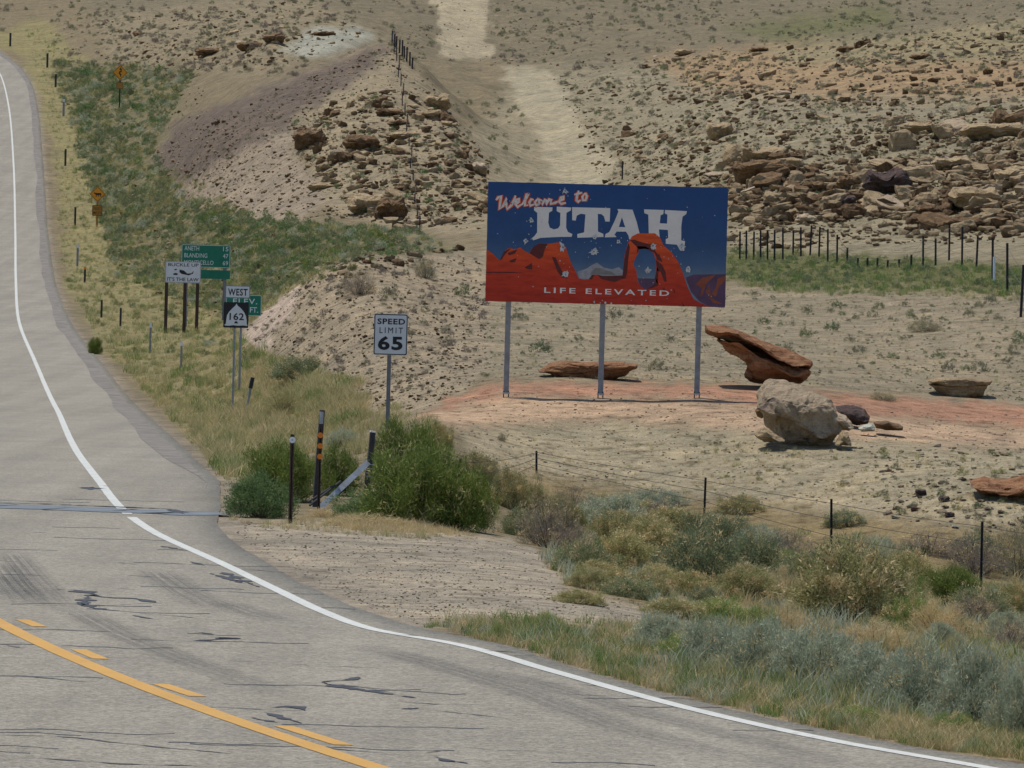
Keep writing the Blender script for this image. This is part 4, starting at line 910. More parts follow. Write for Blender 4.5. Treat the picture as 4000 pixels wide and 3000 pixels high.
# countless small shrubs of the hillsides
allsh = [m_ for kd in ('gg','grey','twig','olive','deep','green','sage') for m_ in SH[kd]]   # 3 each
KI = {kd: i*3 for i, kd in enumerate(('gg','grey','twig','olive','deep','green','sage'))}
ZC = [([(110,130),(420,160),(330,330),(400,430),(560,480),(900,500),(1000,545),(740,560),(600,640),(540,700),(250,600),(160,300)], 1900, 10, 32, ['gg','deep','gg','sage','olive','gg']),
      ([(420,440),(880,500),(870,545),(600,640),(500,600)], 260, 12, 30, ['deep','gg','green']),
      ([(100,-30),(2420,-30),(2420,130),(1400,150),(860,130),(560,90),(120,150)], 2600, 5, 17, ['grey','twig','gg','grey']),
      ([(200,20),(800,20),(640,170),(240,170)], 420, 8, 22, ['grey','twig']),
      ([(1190,150),(2420,100),(2420,260),(1560,300),(1340,400),(1240,300)], 1700, 5, 20, ['grey','grey','twig','gg']),
      ([(-600,90),(-60,60),(-130,420),(-200,900),(-600,1100)], 900, 8, 26, ['gg','grey','olive','gg']), ([(-600,-30),(100,-30),(0,90),(-600,100)], 500, 6, 18, ['grey','twig']),
      (ROCKY[0], 420, 6, 22, ['gg','grey','gg']), (ROCKY[1], 200, 8, 24, ['gg','grey','deep']),
      ([(1050,180),(1150,260),(1180,400),(1000,360),(930,210)], 90, 8, 22, ['gg','grey']),
      ([(320,330),(560,200),(850,110),(640,280),(500,440)], 160, 4, 12, ['grey','gg']),
      ([(1580,540),(2420,585),(2420,650),(1950,628),(1700,628),(1570,600)], 420, 10, 26, ['deep','gg','olive','gg']),
      ([(530,740),(640,605),(740,562),(1050,548),(1050,820),(900,870),(690,790)], 240, 6, 26, ['grey','twig','twig']),
      ([(1050,620),(2420,660),(2420,880),(1650,830),(1050,815)], 420, 6, 16, ['grey','gg']),
      ([(1850,970),(2420,970),(2420,1180),(1900,1110)], 110, 10, 30, ['gg','olive','grey']),
      ([(1500,930),(1850,980),(1850,1060),(1500,1030)], 40, 8, 20, ['olive','grey']),
      ([(120,560),(330,640),(600,790),(760,860),(700,930),(420,900),(230,740)], 150, 10, 32, ['olive','gg','olive'])]
PT = []; S_ = []; I_ = []
for i, (poly, cnt, s0, s1, kinds) in enumerate(ZC):
    q = sample_poly(poly, cnt, 210+i); x, y, z, ok = cast(q[:,0], q[:,1]); s = (s0+(s1-s0)*rng.random(cnt)**1.8)*y/FPX
    tr_ = np.zeros(cnt)
    for tp in ([(925,-30),(1065,-30),(1058,138),(955,132)], [(1082,148),(1195,150),(1235,230),(1325,350),(1315,410),(1190,405),(1165,300),(1115,220)], [(600,115),(670,60),(770,55),(800,85),(700,125)]):
        tr_ = np.maximum(tr_, polydist(q[:,0], q[:,1], tp) > -4)
    keep = ok & offroad(x, y, .5) & ((y < 230) | (i < 2) | (fbm(x/11+i, y/26, o=3) > .95*rng.random(cnt)-.62)) & ((tr_ < .5) | (rng.random(cnt) < .04))
    PT.append(np.stack([x, y, z-.03*s], -1)[keep]); S_.append(s[keep]); I_.append(np.array([KI[kinds[k]] for k in rng.integers(0, len(kinds), cnt)])[keep]+rng.integers(0, 3, keep.sum()))
PT = np.concatenate(PT); S_ = np.concatenate(S_); I_ = np.concatenate(I_); n_ = len(PT)
scatter('scrub', allsh, PT, S_[:,None]*np.stack([rng.uniform(.85,1.2,n_), rng.uniform(.85,1.2,n_), rng.uniform(.7,1.15,n_)], -1), np.stack([0*S_, 0*S_, rng.uniform(0,6.28,n_)], -1), I_, 'countless small desert shrubs over the hillsides and verge', 'scrub')
# grasses
def clump(seed, n, h, w, mat, lean=.35, sp=.10):
    r = np.random.default_rng(seed); a = r.uniform(0, 6.28, n); p = np.stack([r.normal(0, sp, n), r.normal(0, sp, n), 0*a], -1); L = h*r.uniform(.5, 1.2, n)
    d = np.stack([np.cos(a)*lean*r.random(n), np.sin(a)*lean*r.random(n), np.ones(n)], -1); d /= np.linalg.norm(d, axis=1)[:,None]
    s = np.stack([-np.sin(a*3), np.cos(a*3), .6*np.sin(a*5)], -1)*w*.5; mid = p+d*L[:,None]*.55; tip = p+d*L[:,None]+np.stack([np.cos(a), np.sin(a), -.3+0*a], -1)*(L*.22*r.random(n))[:,None]
    V = np.stack([p-s, p+s, mid, mid-s*.8, mid+s*.8, tip], 1).reshape(-1,3); b_ = np.arange(n)[:,None]*6
    F = np.concatenate([b_+np.array([[0,1,4]]), b_+np.array([[0,4,3]]), b_+np.array([[3,4,5]])])
    return leafmesh('grass', V, F, np.repeat(r.random(n), 6), mat)
GR = [clump(31, 30, 1, .028, M_LF['ygrass'], .5, .2), clump(32, 30, 1, .03, M_LF['grass'], .45, .2), clump(33, 26, 1, .022, M_LF['straw'], .7, .2), clump(34, 30, 1, .028, M_LF['ygrass'], .8, .22), clump(35, 28, 1, .03, M_LF['sage'], .5, .2)]
ZG = [ # poly, n, h0, h1 (m), kinds
 ([(-500,100),(-60,60),(-120,420),(-200,900),(-500,1100)], 1800, .1, .3, [0,2,3,0,2]),
 ([(0,70),(60,80),(115,300),(135,600),(230,760),(400,940),(490,1040),(780,930),(780,830),(560,760),(330,560),(250,350),(230,180),(100,60)], 8500, .08, .30, [0,2,3,0,2,1]),
 ([(400,930),(490,1035),(760,960),(800,860),(560,800)], 1800, .12, .34, [2,3,0,2]),
 ([(110,130),(420,160),(330,330),(560,480),(900,500),(740,560),(540,700),(250,600)], 3500, .15, .40, [0,1,3]),
 ([(1580,540),(2420,585),(2420,660),(1950,640),(1700,640),(1570,610)], 2200, .08, .24, [1,0,1]),
 ([(900,1352),(1000,1340),(1400,1350),(1500,1400),(2420,1540),(2420,1665),(2000,1617),(1700,1558),(1400,1487),(1180,1422),(1000,1372)], 4300, .04, .17, [1,2,3,1,2,4,2,1]),
 ([(1400,1340),(2420,1440),(2420,1600),(1700,1540),(1450,1450)], 1200, .08, .24, [4,1,4,0]),
 ([(1170,1200),(1300,1100),(2420,1230),(2420,1450),(1500,1345),(1230,1270)], 3400, .06, .20, [0,2,3,1,2,4]),
 ([(1000,1372),(1180,1420),(1400,1487),(1700,1558),(2000,1617),(2420,1665),(2420,1630),(1700,1530),(1400,1460),(1000,1350)], 1900, .03, .13, [2,3,2]),
 ([(480,1120),(900,1140),(1060,1150),(900,1165),(560,1140)], 300, .04, .12, [2,0,2]),
 ([(1050,940),(2420,1000),(2420,1150),(1100,1080)], 900, .04, .12, [2,3,2]),
 ([(1040,620),(2420,660),(2420,880),(1650,830),(1050,815)], 2200, .03, .11, [2,3,0,2]),
 ([(760,850),(930,900),(960,960),(800,990),(700,960)], 500, .06, .24, [2,3,0]),
 ([(650,1120),(930,1125),(1000,1160),(760,1145)], 700, .06, .16, [2])]
PT = []; S_ = []; I_ = []
for i, (poly, cnt, h0, h1, kinds) in enumerate(ZG):
    q = sample_poly(poly, cnt, 310+i); x, y, z, ok = cast(q[:,0], q[:,1]); 
    patch = fbm(x/1.1+i, y/3.0, o=4)*1.25; keep = ok & offroad(x, y, .15) & (patch > -.45+.35*rng.random(cnt))
    s = (h0+(h1-h0)*rng.random(cnt)**1.3)*np.clip(1+.5*patch, .6, 1.5)
    kk = np.clip(((patch*.8+.5+rng.normal(0,.28,cnt))*len(kinds)).astype(int), 0, len(kinds)-1)
    PT.append(np.stack([x, y, z-.01], -1)[keep]); S_.append(s[keep]); I_.append(np.array(kinds)[kk][keep])
PT = np.concatenate(PT); S_ = np.concatenate(S_); I_ = np.concatenate(I_); n_ = len(PT)
scatter('grass', GR, PT, S_[:,None]*np.stack([rng.uniform(.8,1.6,n_)]*2+[rng.uniform(.8,1.1,n_)], -1), np.stack([rng.uniform(-.1,.1,n_), rng.uniform(-.1,.1,n_), rng.uniform(0,6.28,n_)], -1), I_, 'yellow green roadside grass and weeds', 'grass')
#PART3
# ------------------------------------------------------------------ signs, posts, fences
def flatmat(name, c, rough=.6, var=.12, scale=6, metal=0): return simple(name, c, rough, metal, var, scale)
M_STEEL = flatmat('galvanised_steel', (.42,.44,.46), .5, .35, 9, .2)
M_GREYPOST = flatmat('grey_painted_post', (.27,.275,.29), .6, .3, 7)
M_RUST = flatmat('brown_rusted_steel', (.085,.055,.042), .8, .4, 14)
M_DKPOST = flatmat('dark_weathered_post', (.055,.052,.055), .8, .4, 10)
M_BLACK = flatmat('black_sign_ink', (.022,.022,.024), .6, .2, 10)
M_SIGNW = flatmat('white_sign_sheeting', (.66,.68,.70), .5, .1, 5)
M_SIGNG = flatmat('green_sign_sheeting', (.014,.19,.12), .5, .15, 3)
M_TXTW = flatmat('white_sign_legend', (.7,.76,.73), .5, .1, 5)
M_SIGNY = flatmat('orange_yellow_sheeting', (.82,.33,.018), .5, .12, 4)
M_SIGNYD = flatmat('dull_yellow_sheeting', (.46,.22,.03), .5, .25, 6)
M_ORANGE = flatmat('orange_reflector', (.85,.24,.02), .4, .1, 6)
M_REFL = flatmat('white_reflector', (.75,.78,.82), .4, .1, 6)
M_WIRE = flatmat('barbed_wire', (.10,.085,.075), .7, .3, 5, .3)
def text(body, x0, x1, z0, z1, y, mat, parent, name='lettering', bold=.012, shear=0, sp=1.0, dz=0):
    cu = bpy.data.curves.new('t', 'FONT'); cu.body = body; cu.offset = bold; cu.shear = shear; cu.space_character = sp; cu.resolution_u = 3
    to = bpy.data.objects.new('t', cu); COL.objects.link(to); dg = bpy.context.evaluated_depsgraph_get(); dg.update()
    me = bpy.data.meshes.new_from_object(to.evaluated_get(dg)); bpy.data.objects.remove(to); bpy.data.curves.remove(cu)
    co = np.empty(len(me.vertices)*3); me.vertices.foreach_get('co', co); co = co.reshape(-1,3); lo, hi = co.min(0), co.max(0); s = (co-lo)/np.maximum(hi-lo, 1e-6)
    out = np.stack([x0+s[:,0]*(x1-x0), np.full(len(co), y), z0+s[:,1]*(z1-z0)+dz*s[:,0]], -1); me.vertices.foreach_set('co', out.astype(np.float32).ravel())
    me.materials.clear(); me.materials.append(mat); me.name = name; me.update()
    o = bpy.data.objects.new(name, me); COL.objects.link(o); o.parent = parent; return o
def rrect(x0, x1, z0, z1, r, n=5):
    P_ = []
    for cx1, cz1, a0 in ((x1-r, z0+r, -90), (x1-r, z1-r, 0), (x0+r, z1-r, 90), (x0+r, z0+r, 180)):
        for k in range(n+1): t = R(a0+90*k/n); P_.append((cx1+r*math.cos(t), cz1+r*math.sin(t)))
    return P_
def frame(name, outer, inner, y, mat, parent):
    n = len(outer); v = [(p[0], y, p[1]) for p in outer]+[(p[0], y, p[1]) for p in inner]; f = [(i, (i+1) % n, n+(i+1) % n, n+i) for i in range(n)]
    return mk(name, v, f, mat, parent)
def base(u, Y): a, b_ = ray([u],[900]); x = float(a[0]*Y); return x, Y, float(tz([x],[Y])[0])
def X_of(u, v, Y): return un(u, v, Y)[0]
def Z_of(u, v, Y): return un(u, v, Y)[2]
def upost(h, w=.05, d=.035):
    """U-channel post"""
    b_ = MB(); b_.box(-w/2, w/2, .004, .010, -.3, h); b_.box(-w/2, -w/2+.007, -.022, .004, -.3, h); b_.box(w/2-.007, w/2, -.022, .004, -.3, h); return b_

# --- the big welcome billboard
YB = 116.0
xl, xr = X_of(1048,655,YB), X_of(1566,664,YB)
Sx, Sz = Vector((xl, Z_of(1046,650,YB))), None
cxb = (xl+xr)/2; W_ = xr-xl; zb = Z_of(1305,657,YB); zt = Z_of(1310,399,YB); Hb = zt-zb
gx_, gy_, gz_ = cxb, YB, float(tz([cxb],[YB+.1])[0])
bb = thing('billboard', 'large blue and red painted billboard reading Welcome to Utah on three grey posts', 'billboard', (gx_, gy_, gz_))
zb -= gz_; zt -= gz_
M_BLUE = None
mt, n, l, b = newmat('billboard_sky_print', .55, .3); tc = n.new('ShaderNodeTexCoord').outputs['Object']; sp_ = n.new('ShaderNodeSeparateXYZ'); l.new(tc, sp_.inputs[0])
mr = n.new('ShaderNodeMapRange'); mr.inputs[1].default_value = zb; mr.inputs[2].default_value = zt; l.new(sp_.outputs[2], mr.inputs[0])
c = ramp(n, l, mr.outputs[0], [(.22, (.14,.20,.27,1)), (.36, (.055,.115,.23,1)), (.55, (.027,.078,.205,1)), (1, (.018,.068,.215,1))])
f = noise(n, l, 3, 5, .7, tc); c = mixc(n, l, .5, c, ramp(n, l, f, [(.3, g(.75)), (.7, g(1.15))]), 'MULTIPLY'); l.new(c, b.inputs['Base Color']); M_BLUE = mt
mt, n, l, b = newmat('billboard_red_print', .55, .3); tc = n.new('ShaderNodeTexCoord').outputs['Object']; sp_ = n.new('ShaderNodeSeparateXYZ'); l.new(tc, sp_.inputs[0])
mr = n.new('ShaderNodeMapRange'); mr.inputs[1].default_value = zb; mr.inputs[2].default_value = zt; l.new(sp_.outputs[2], mr.inputs[0])
mp = n.new('ShaderNodeMapping'); mp.inputs['Scale'].default_value = (1.2,1,5); mp.inputs['Rotation'].default_value = (0,R(-14),0); l.new(tc, mp.inputs[0]); f = noise(n, l, 2, 5, .6, mp.outputs[0], .6)
c = ramp(n, l, mr.outputs[0], [(0, (.40,.028,.013,1)), (.25, (.50,.042,.014,1)), (.55, (.70,.095,.018,1))]); c = mixc(n, l, .7, c, ramp(n, l, f, [(.35, (.72,.6,.6,1)), (.6, (1.12,1.15,1.0,1))]), 'MULTIPLY'); l.new(c, b.inputs['Base Color']); M_BRED = mt
M_BDARK = flatmat('billboard_dark_red_print', (.12,.024,.022), .6, .25, 6); M_BPURP = flatmat('billboard_purple_print', (.105,.058,.11), .6, .3, 4); M_BOR = flatmat('billboard_orange_print', (.27,.075,.04), .6, .3, 5)
M_BSNOW = flatmat('billboard_snow_print', (.33,.33,.36), .6, .3, 8); M_BROCKP = flatmat('billboard_grey_peak_print', (.20,.20,.19), .6, .3, 6); M_BUTAH = flatmat('billboard_white_letter', (.74,.71,.67), .6, .10, 4)
M_BSCR = flatmat('billboard_script_white', (.74,.68,.63), .6, .3, 16); M_CHIP = flatmat('bare_dented_metal', (.55,.56,.58), .4, .45, 18, .2); M_CHIPD = flatmat('rusted_bullet_hole', (.09,.08,.08), .8, .3, 20)
M_PBACK = flatmat('panel_aluminium', (.35,.36,.37), .5, .2, 3, .2)
# picture coordinates of the print -> panel coordinates
TLx, TLy = 108, 65; EX = np.array([1973., 42.]); EY = np.array([-20., 980.]); Minv = np.linalg.inv(np.stack([EX, EY], 1))
def pz(pts):
    q = (np.array(pts, float)-[TLx, TLy])@Minv.T; q = np.clip(q, 0, 1); return [(-W_/2+p[0]*W_, zt-p[1]*Hb) for p in q]
YF = -.06
MB().box(-W_/2, W_/2, YF+.002, YF+.03, zb, zt).obj('panel', M_PBACK, bb)
LY = lambda k: YF-.0008*k
# the print: sky sheet with slightly nibbled edges
r_ = random.Random(4); ed = []
for (a, b2, n_) in (((0,0),(1,0),40), ((1,0),(1,1),20), ((1,1),(0,1),40), ((0,1),(0,0),20)):
    for k in range(n_):
        t = k/n_; ed.append((-W_/2+W_*(a[0]+(b2[0]-a[0])*t)+r_.uniform(-.006,.006), zt-Hb*(a[1]+(b2[1]-a[1])*t)+r_.uniform(-.006,.006)))
MB().flat(ed, LY(0)).obj('printed_sky', M_BLUE, bb)
def art(name, pts, k, mat): return MB().flat(pz(pts), LY(k)).obj(name, mat, bb)
art('printed_canyon', [(1735,845),(1800,820),(2066,815),(2090,1110),(1935,1100),(1850,1040),(1780,960)], 1, M_BPURP)
for q in ([(1815,900),(1870,845),(1985,820),(1900,900),(1880,980),(1855,1000),(1870,930)], [(2000,850),(2060,830),(2062,860),(2010,920),(1985,1000),(1950,980),(1985,920)], [(1900,960),(1930,900),(1950,1010),(2040,1060),(1960,1050)]): art('printed_canyon_light', q, 2, M_BOR)
art('printed_peak', [(845,800),(920,775),(965,745),(1005,725),(1060,765),(1130,780),(1185,762),(1220,790),(1220,860),(860,860)], 1, M_BSNOW)
art('printed_peak_slope', [(950,822),(990,770),(1030,768),(1080,790),(1130,800),(1160,825)], 2, M_BROCKP)
art('letter_u', [(487,270),(637,274),(635,302),(608,318),(603,400),(615,440),(650,455),(685,445),(700,420),(702,320),(672,305),(672,268),(792,275),(786,300),(752,318),(750,440),(765,475),(802,492),(795,515),(700,516),(620,520),(540,525),(480,545),(468,528),(490,510),(512,480),(512,320),(485,298)], 2, M_BUTAH)
art('letter_t', [(798,272),(1112,278),(1108,388),(1072,388),(1060,345),(1040,328),(1010,325),(1012,470),(1056,490),(1058,515),(843,522),(842,492),(898,478),(908,330),(870,325),(838,340),(828,382),(800,378)], 2, M_BUTAH)
art('letter_a', [(1170,285),(1295,290),(1330,390),(1358,500),(1270,535),(1262,500),(1242,470),(1165,470),(1148,495),(1165,515),(1068,518),(1075,490),(1105,475),(1150,380),(1180,305)], 2, M_BUTAH)
art('letter_a_counter', [(1208,352),(1184,432),(1236,434)], 3, M_BLUE)
art('letter_h', [(1390,287),(1552,291),(1548,325),(1526,335),(1520,400),(1580,403),(1582,330),(1560,318),(1562,291),(1743,300),(1736,325),(1707,345),(1697,420),(1697,540),(1728,545),(1722,625),(1688,622),(1662,575),(1570,568),(1570,530),(1590,520),(1587,455),(1513,450),(1522,540),(1430,490),(1425,330),(1393,318)], 2, M_BUTAH)
art('printed_red_land', [(92,620),(150,658),(205,712),(235,650),(262,618),(290,607),(315,618),(345,616),(375,603),(400,625),(445,652),(475,605),(530,568),(610,572),(690,560),(750,598),(765,650),(785,710),(820,780),(855,855),(900,866),(940,862),(965,825),(1010,825),(1060,835),(1215,830),(1225,760),(1232,660),(1262,560),(1290,510),(1340,484),(1480,482),(1525,520),(1550,580),(1620,640),(1670,710),(1710,800),(1750,920),(1800,1020),(1850,1048),(1940,1098),(1000,1075),(80,1050)], 4, M_BRED)
art('arch_opening', [(1355,613),(1400,607),(1440,622),(1472,650),(1487,700),(1492,760),(1490,850),(1482,900),(1440,935),(1400,942),(1362,915),(1338,870),(1330,790),(1303,740),(1318,692),(1342,650)], 5, M_BLUE)
art('printed_canyon_in_arch', [(1335,852),(1489,855),(1482,900),(1440,935),(1400,942),(1362,915)], 6, M_BPURP)
SHD = [[(450,650),(480,600),(530,570),(600,573),(575,620),(560,680),(530,700),(480,670)],[(635,680),(665,685),(700,760),(735,830),(770,860),(720,850),(680,800)],[(205,712),(240,640),(300,608),(250,660),(220,705)],[(280,715),(345,690),(330,725),(300,728)],
 [(270,650),(350,620),(330,655),(280,670)],[(1010,825),(1060,835),(1215,830),(1225,855),(1150,885),(1040,860)],[(1215,850),(1228,720),(1240,640),(1265,560),(1275,600),(1262,700),(1255,800),(1240,858)],[(1275,540),(1310,535),(1380,560),(1450,575),(1500,650),(1470,640),(1400,608),(1350,613)],
 [(1490,700),(1540,740),(1570,800),(1580,880),(1560,880),(1530,800),(1500,790)],[(1335,590),(1400,590),(1440,610),(1355,613),(1335,650)],[(1420,940),(1480,900),(1500,850),(1510,910),(1470,930)],[(410,770),(470,730),(475,785),(430,780)],[(1700,1040),(1730,1080),(1715,1082)],[(1545,940),(1560,930),(1570,970)],
 [(1480,640),(1520,660),(1545,720),(1500,700)],[(88,805),(300,805),(430,815),(300,815),(88,815)],[(940,860),(965,826),(985,828),(965,865)],[(1635,930),(1650,960),(1640,975)],[(1480,860),(1500,760),(1512,780),(1505,900)]]
for q in SHD: art('printed_shade_mark', q, 7, M_BDARK)
SCR = [[(172,218),(190,195),(214,180),(207,235),(200,293),(232,262),(262,200),(256,250),(264,290),(300,258),(322,215),(332,178)],[(333,252),(362,228),(362,205),(342,212),(332,250),(350,272),(385,250)],[(385,255),(422,195),(441,156),(425,165),(410,222),(412,262),(437,256)],
 [(482,213),(462,208),(446,235),(454,262),(488,250)],[(512,208),(492,232),(503,260),(530,240),(524,212),(508,207),(550,218)],[(552,215),(548,255),(578,207),(586,215),(582,252),(612,205),(626,210),(622,246),(660,236),(684,224)],
 [(684,226),(728,206),(730,184),(706,192),(692,228),(708,246),(748,236)],[(852,135),(838,180),(834,218),(846,228),(868,212)],[(815,170),(850,160),(882,152)],[(900,160),(882,185),(887,215),(908,214),(920,180),(908,160),(895,160)]]
red = MB(); wh = MB()
for q in SCR: red.ribbon(pz(q), .095, LY(8)); wh.ribbon(pz(q), .052, LY(11))
for mb_ in (red, wh):
    for fi, f_ in enumerate(list(mb_.f)):          # every stroke piece gets its own depth so crossings never share a plane
        k_ = len(mb_.v); mb_.v += [(mb_.v[i][0], mb_.v[i][1]-1.6e-5*fi, mb_.v[i][2]) for i in f_]; mb_.f[fi] = tuple(range(k_, k_+4))
red.obj('script_outline', M_BRED, bb); wh.obj('script_lettering', M_BSCR, bb)
q = pz([(572,975),(1600,1000),(572,930),(1600,950)])
text('LIFE ELEVATED', q[0][0], q[1][0], q[0][1], q[2][1], LY(9), M_BUTAH, bb, bold=.016, sp=1.35)
SPL = [(740,140,34),(465,380,30),(420,545,32),(725,600,38),(980,635,34),(1180,552,34),(1465,585,36),(748,822,26),(1420,800,30),(1755,770,34),(1700,600,26),(985,520,26),(300,245,24),(522,250,20),(705,565,16),(985,1050,12),(1035,1055,9),(1075,1052,14),(1125,1058,8)]
r_ = random.Random(9)
for i, (x, y, rr) in enumerate(SPL):
    pts = []
    ph_ = r_.uniform(0, 6); sxx = r_.uniform(.6, 1.15)
    for k in range(26): t = 2*math.pi*k/26; rw_ = (.75 if k == 0 else min(1.25, max(.38, rw_+r_.uniform(-.24,.24)))); rad = rr*rw_*(1.25 if r_.random() < .12 else .85); pts.append((x+rad*sxx*math.cos(t), y+rad*math.sin(t)))
    art('bullet_splat', pts, 14+.3*i, M_CHIP)
    if rr > 22: art('bullet_hole', [(x+rr*.16*math.cos(t), y+rr*.16*math.sin(t)) for t in np.linspace(0, 6.28, 9)[:-1]], 21, M_CHIPD)
ch = MB()
for i in range(85):
    x, y = (r_.gauss(SPL[i % 14][0], 60), r_.gauss(SPL[i % 14][1], 60)) if i < 45 else (r_.uniform(120,2060), r_.uniform(90,1070)); rr = r_.uniform(2.5,6)
    if not (110 < x < 2060 and 90 < y < 1070): continue
    ch.flat(pz([(x+rr*math.cos(t)*r_.uniform(.6,1.2), y+rr*math.sin(t)*r_.uniform(.6,1.2)) for t in np.linspace(0, 6.28, 7)[:-1]]), LY(13)-1e-5*i)
tag(ch.obj('paint_chips', M_CHIP, bb), kind='stuff')
for u in (1097, 1301, 1509):
    px_ = X_of(u-4, 857, YB)-gx_; gzz = float(tz([px_+gx_],[YB+.05])[0])-gz_
    p = MB().box(px_-.055, px_+.055, -.02, .09, gzz+.10, zt-.05).obj('post', M_GREYPOST, bb)
    MB().box(px_-.075, px_+.075, -.05, .12, gzz+.07, gzz+.10).obj('base_plate', M_STEEL, p)
    for dx in (-.05, .05):
        MB().tube([(px_+dx, -.03, gzz-.1), (px_+dx, -.03, gzz+.13)], .012, 6).obj('anchor_bolt', M_DKPOST, p)
for zz in (.25, .6, .95, 1.3, 1.65, 2.05): MB().box(-W_/2+.03, W_/2-.03, YF+.03, -.02, zb+zz-.03+.05, zb+zz+.03+.05).obj('back_rail', M_STEEL, bb)
# --- speed limit sign
def panel_sign(name, lab, cat, u, Y, x0u, x1u, v0, v1, edge, body_mat, posts, post_mat=M_STEEL, pw=.05, corner=.03):
    """thing at the foot; returns root and panel extents in local coordinates"""
    x, y, z = base(u, Y); t = thing(name, lab, cat, (x, y, z)); vm = (v0+v1)/2
    X0, X1 = X_of(x0u, vm, Y)-x, X_of(x1u, vm, Y)-x; um = (x0u+x1u)/2; Z1, Z0 = Z_of(um, v0, Y)-z, Z_of(um, v1, Y)-z
    pl = MB().prism(rrect(X0, X1, Z0, Z1, corner), -.045, -.04).obj('panel', body_mat, t)
    for pu in posts:
        pxx = X_of(pu, 0, Y)*0+(float(ray([pu],[v1])[0][0])*Y)-x; o = upost(Z1-.03, pw).obj('post', post_mat, t); o.location = (pxx, 0, 0)
    if edge: frame('border', rrect(X0+.006, X1-.006, Z0+.006, Z1-.006, corner), rrect(X0+.006+edge, X1-.006-edge, Z0+.006+edge, Z1-.006-edge, corner*.7), -.047, M_BLACK, t)
    return t, X0, X1, Z0, Z1
t, X0, X1, Z0, Z1 = panel_sign('speed_limit_sign', 'white rectangular speed limit 65 sign standing in front of the cut bank', 'road sign', 838, 100, 807.5, 880.5, 678, 767, .016, M_SIGNW, [841], M_GREYPOST, .07)
w, h = X1-X0, Z1-Z0; fx = lambda s: X0+s*w; fz = lambda s: Z0+s*h
text('SPEED', fx(.10), fx(.92), fz(.745), fz(.885), -.049, M_BLACK, t, bold=.025, sp=1.1)
text('LIMIT', fx(.17), fx(.86), fz(.53), fz(.67), -.049, M_BLACK, t, bold=.0, sp=1.4)
text('65', fx(.13), fx(.86), fz(.12), fz(.46), -.049, M_BLACK, t, bold=.035, sp=1.12)
# --- route marker
t, X0, X1, Z0, Z1 = panel_sign('route_marker_sign', 'black and white beehive shield route 162 sign with WEST plate above', 'road sign', 508, 141, 483, 537, 653, 708, 0, M_BLACK, [507], M_STEEL, .055, .02)
w, h = X1-X0, Z1-Z0; fx = lambda s: X0+s*w; fz = lambda s: Z0+s*h
MB().flat([(fx(a), fz(b_)) for a, b_ in ((.05,.12),(.10,.15),(.12,.32),(.14,.48),(.22,.62),(.34,.75),(.46,.86),(.51,.95),(.56,.87),(.70,.76),(.82,.62),(.90,.46),(.93,.30),(.94,.15),(.97,.12),(.96,.08),(.80,.10),(.60,.08),(.40,.10),(.22,.07),(.06,.08))], -.047).obj('beehive_shield', M_SIGNW, t)
text('162', fx(.24), fx(.82), fz(.30), fz(.58), -.049, M_BLACK, t, bold=.02, sp=1.05)
MB().flat([(fx(.51+.07*math.cos(a)), fz(.17+.09*math.sin(a))) for a in np.linspace(0, math.pi, 10)], -.049).obj('beehive_door', M_BLACK, t)
x, y, z = base(508, 141); A0, A1 = X_of(487, 630, 141)-x, X_of(540.5, 630, 141)-x; B1, B0 = Z_of(513, 617, 141)-z, Z_of(513, 644, 141)-z
MB().prism(rrect(A0, A1, B0, B1, .03), -.045, -.04).obj('plate', M_SIGNW, t); frame('border', rrect(A0+.004, A1-.004, B0+.004, B1-.004, .03), rrect(A0+.016, A1-.016, B0+.016, B1-.016, .02), -.047, M_BLACK, t)
text('WEST', A0+(A1-A0)*.11, A1-(A1-A0)*.10, B0+(B1-B0)*.2, B1-(B1-B0)*.24, -.049, M_BLACK, t, bold=.02, sp=1.12)
# --- elevation sign
t, X0, X1, Z0, Z1 = panel_sign('elevation_sign', 'green elevation sign half hidden behind the route 162 sign', 'road sign', 525, 152, 488, 565, 637, 682, 0, M_SIGNG, [521], M_STEEL, .06, .03)
w, h = X1-X0, Z1-Z0; fx = lambda s: X0+s*w; fz = lambda s: Z0+s*h
frame('border', rrect(X0+.004, X1-.004, Z0+.004, Z1-.004, .03), rrect(X0+.016, X1-.016, Z0+.016, Z1-.016, .02), -.047, M_TXTW, t)
text('ELEV.', fx(.20), fx(.88), fz(.56), fz(.82), -.049, M_TXTW, t, bold=.012, sp=1.15); text('FT.', fx(.68), fx(.91), fz(.16), fz(.42), -.049, M_TXTW, t, bold=.012)
# --- buckle up sign
t, X0, X1, Z0, Z1 = panel_sign('seat_belt_sign', 'grey white seat belt reminder sign on three dark posts left of the green signs', 'road sign', 395, 246, 357, 434, 565, 611, 0, M_SIGNW, [360, 400, 427], M_RUST, .14, .05)
w, h = X1-X0, Z1-Z0; fx = lambda s: X0+s*w; fz = lambda s: Z0+s*h
frame('border', rrect(X0+.01, X1-.01, Z0+.01, Z1-.01, .05), rrect(X0+.03, X1-.03, Z0+.03, Z1-.03, .04), -.047, M_GREYPOST, t)
text('BUCKLE UP', fx(.08), fx(.93), fz(.77), fz(.92), -.049, M_BLACK, t, bold=.01); text("IT'S THE LAW", fx(.06), fx(.94), fz(.08), fz(.25), -.049, M_BLACK, t, bold=.012)
for q in ([(.22,.42),(.30,.46),(.36,.42),(.34,.36),(.24,.36)], [(.40,.62),(.52,.58),(.58,.50),(.62,.44),(.74,.46),(.80,.58),(.78,.44),(.66,.36),(.46,.42),(.40,.50)], [(.24,.60),(.30,.66),(.34,.62),(.28,.58)]):
    MB().flat([(fx(a), fz(b_)) for a, b_ in q], -.049).obj('belt_pictogram', M_BLACK, t)
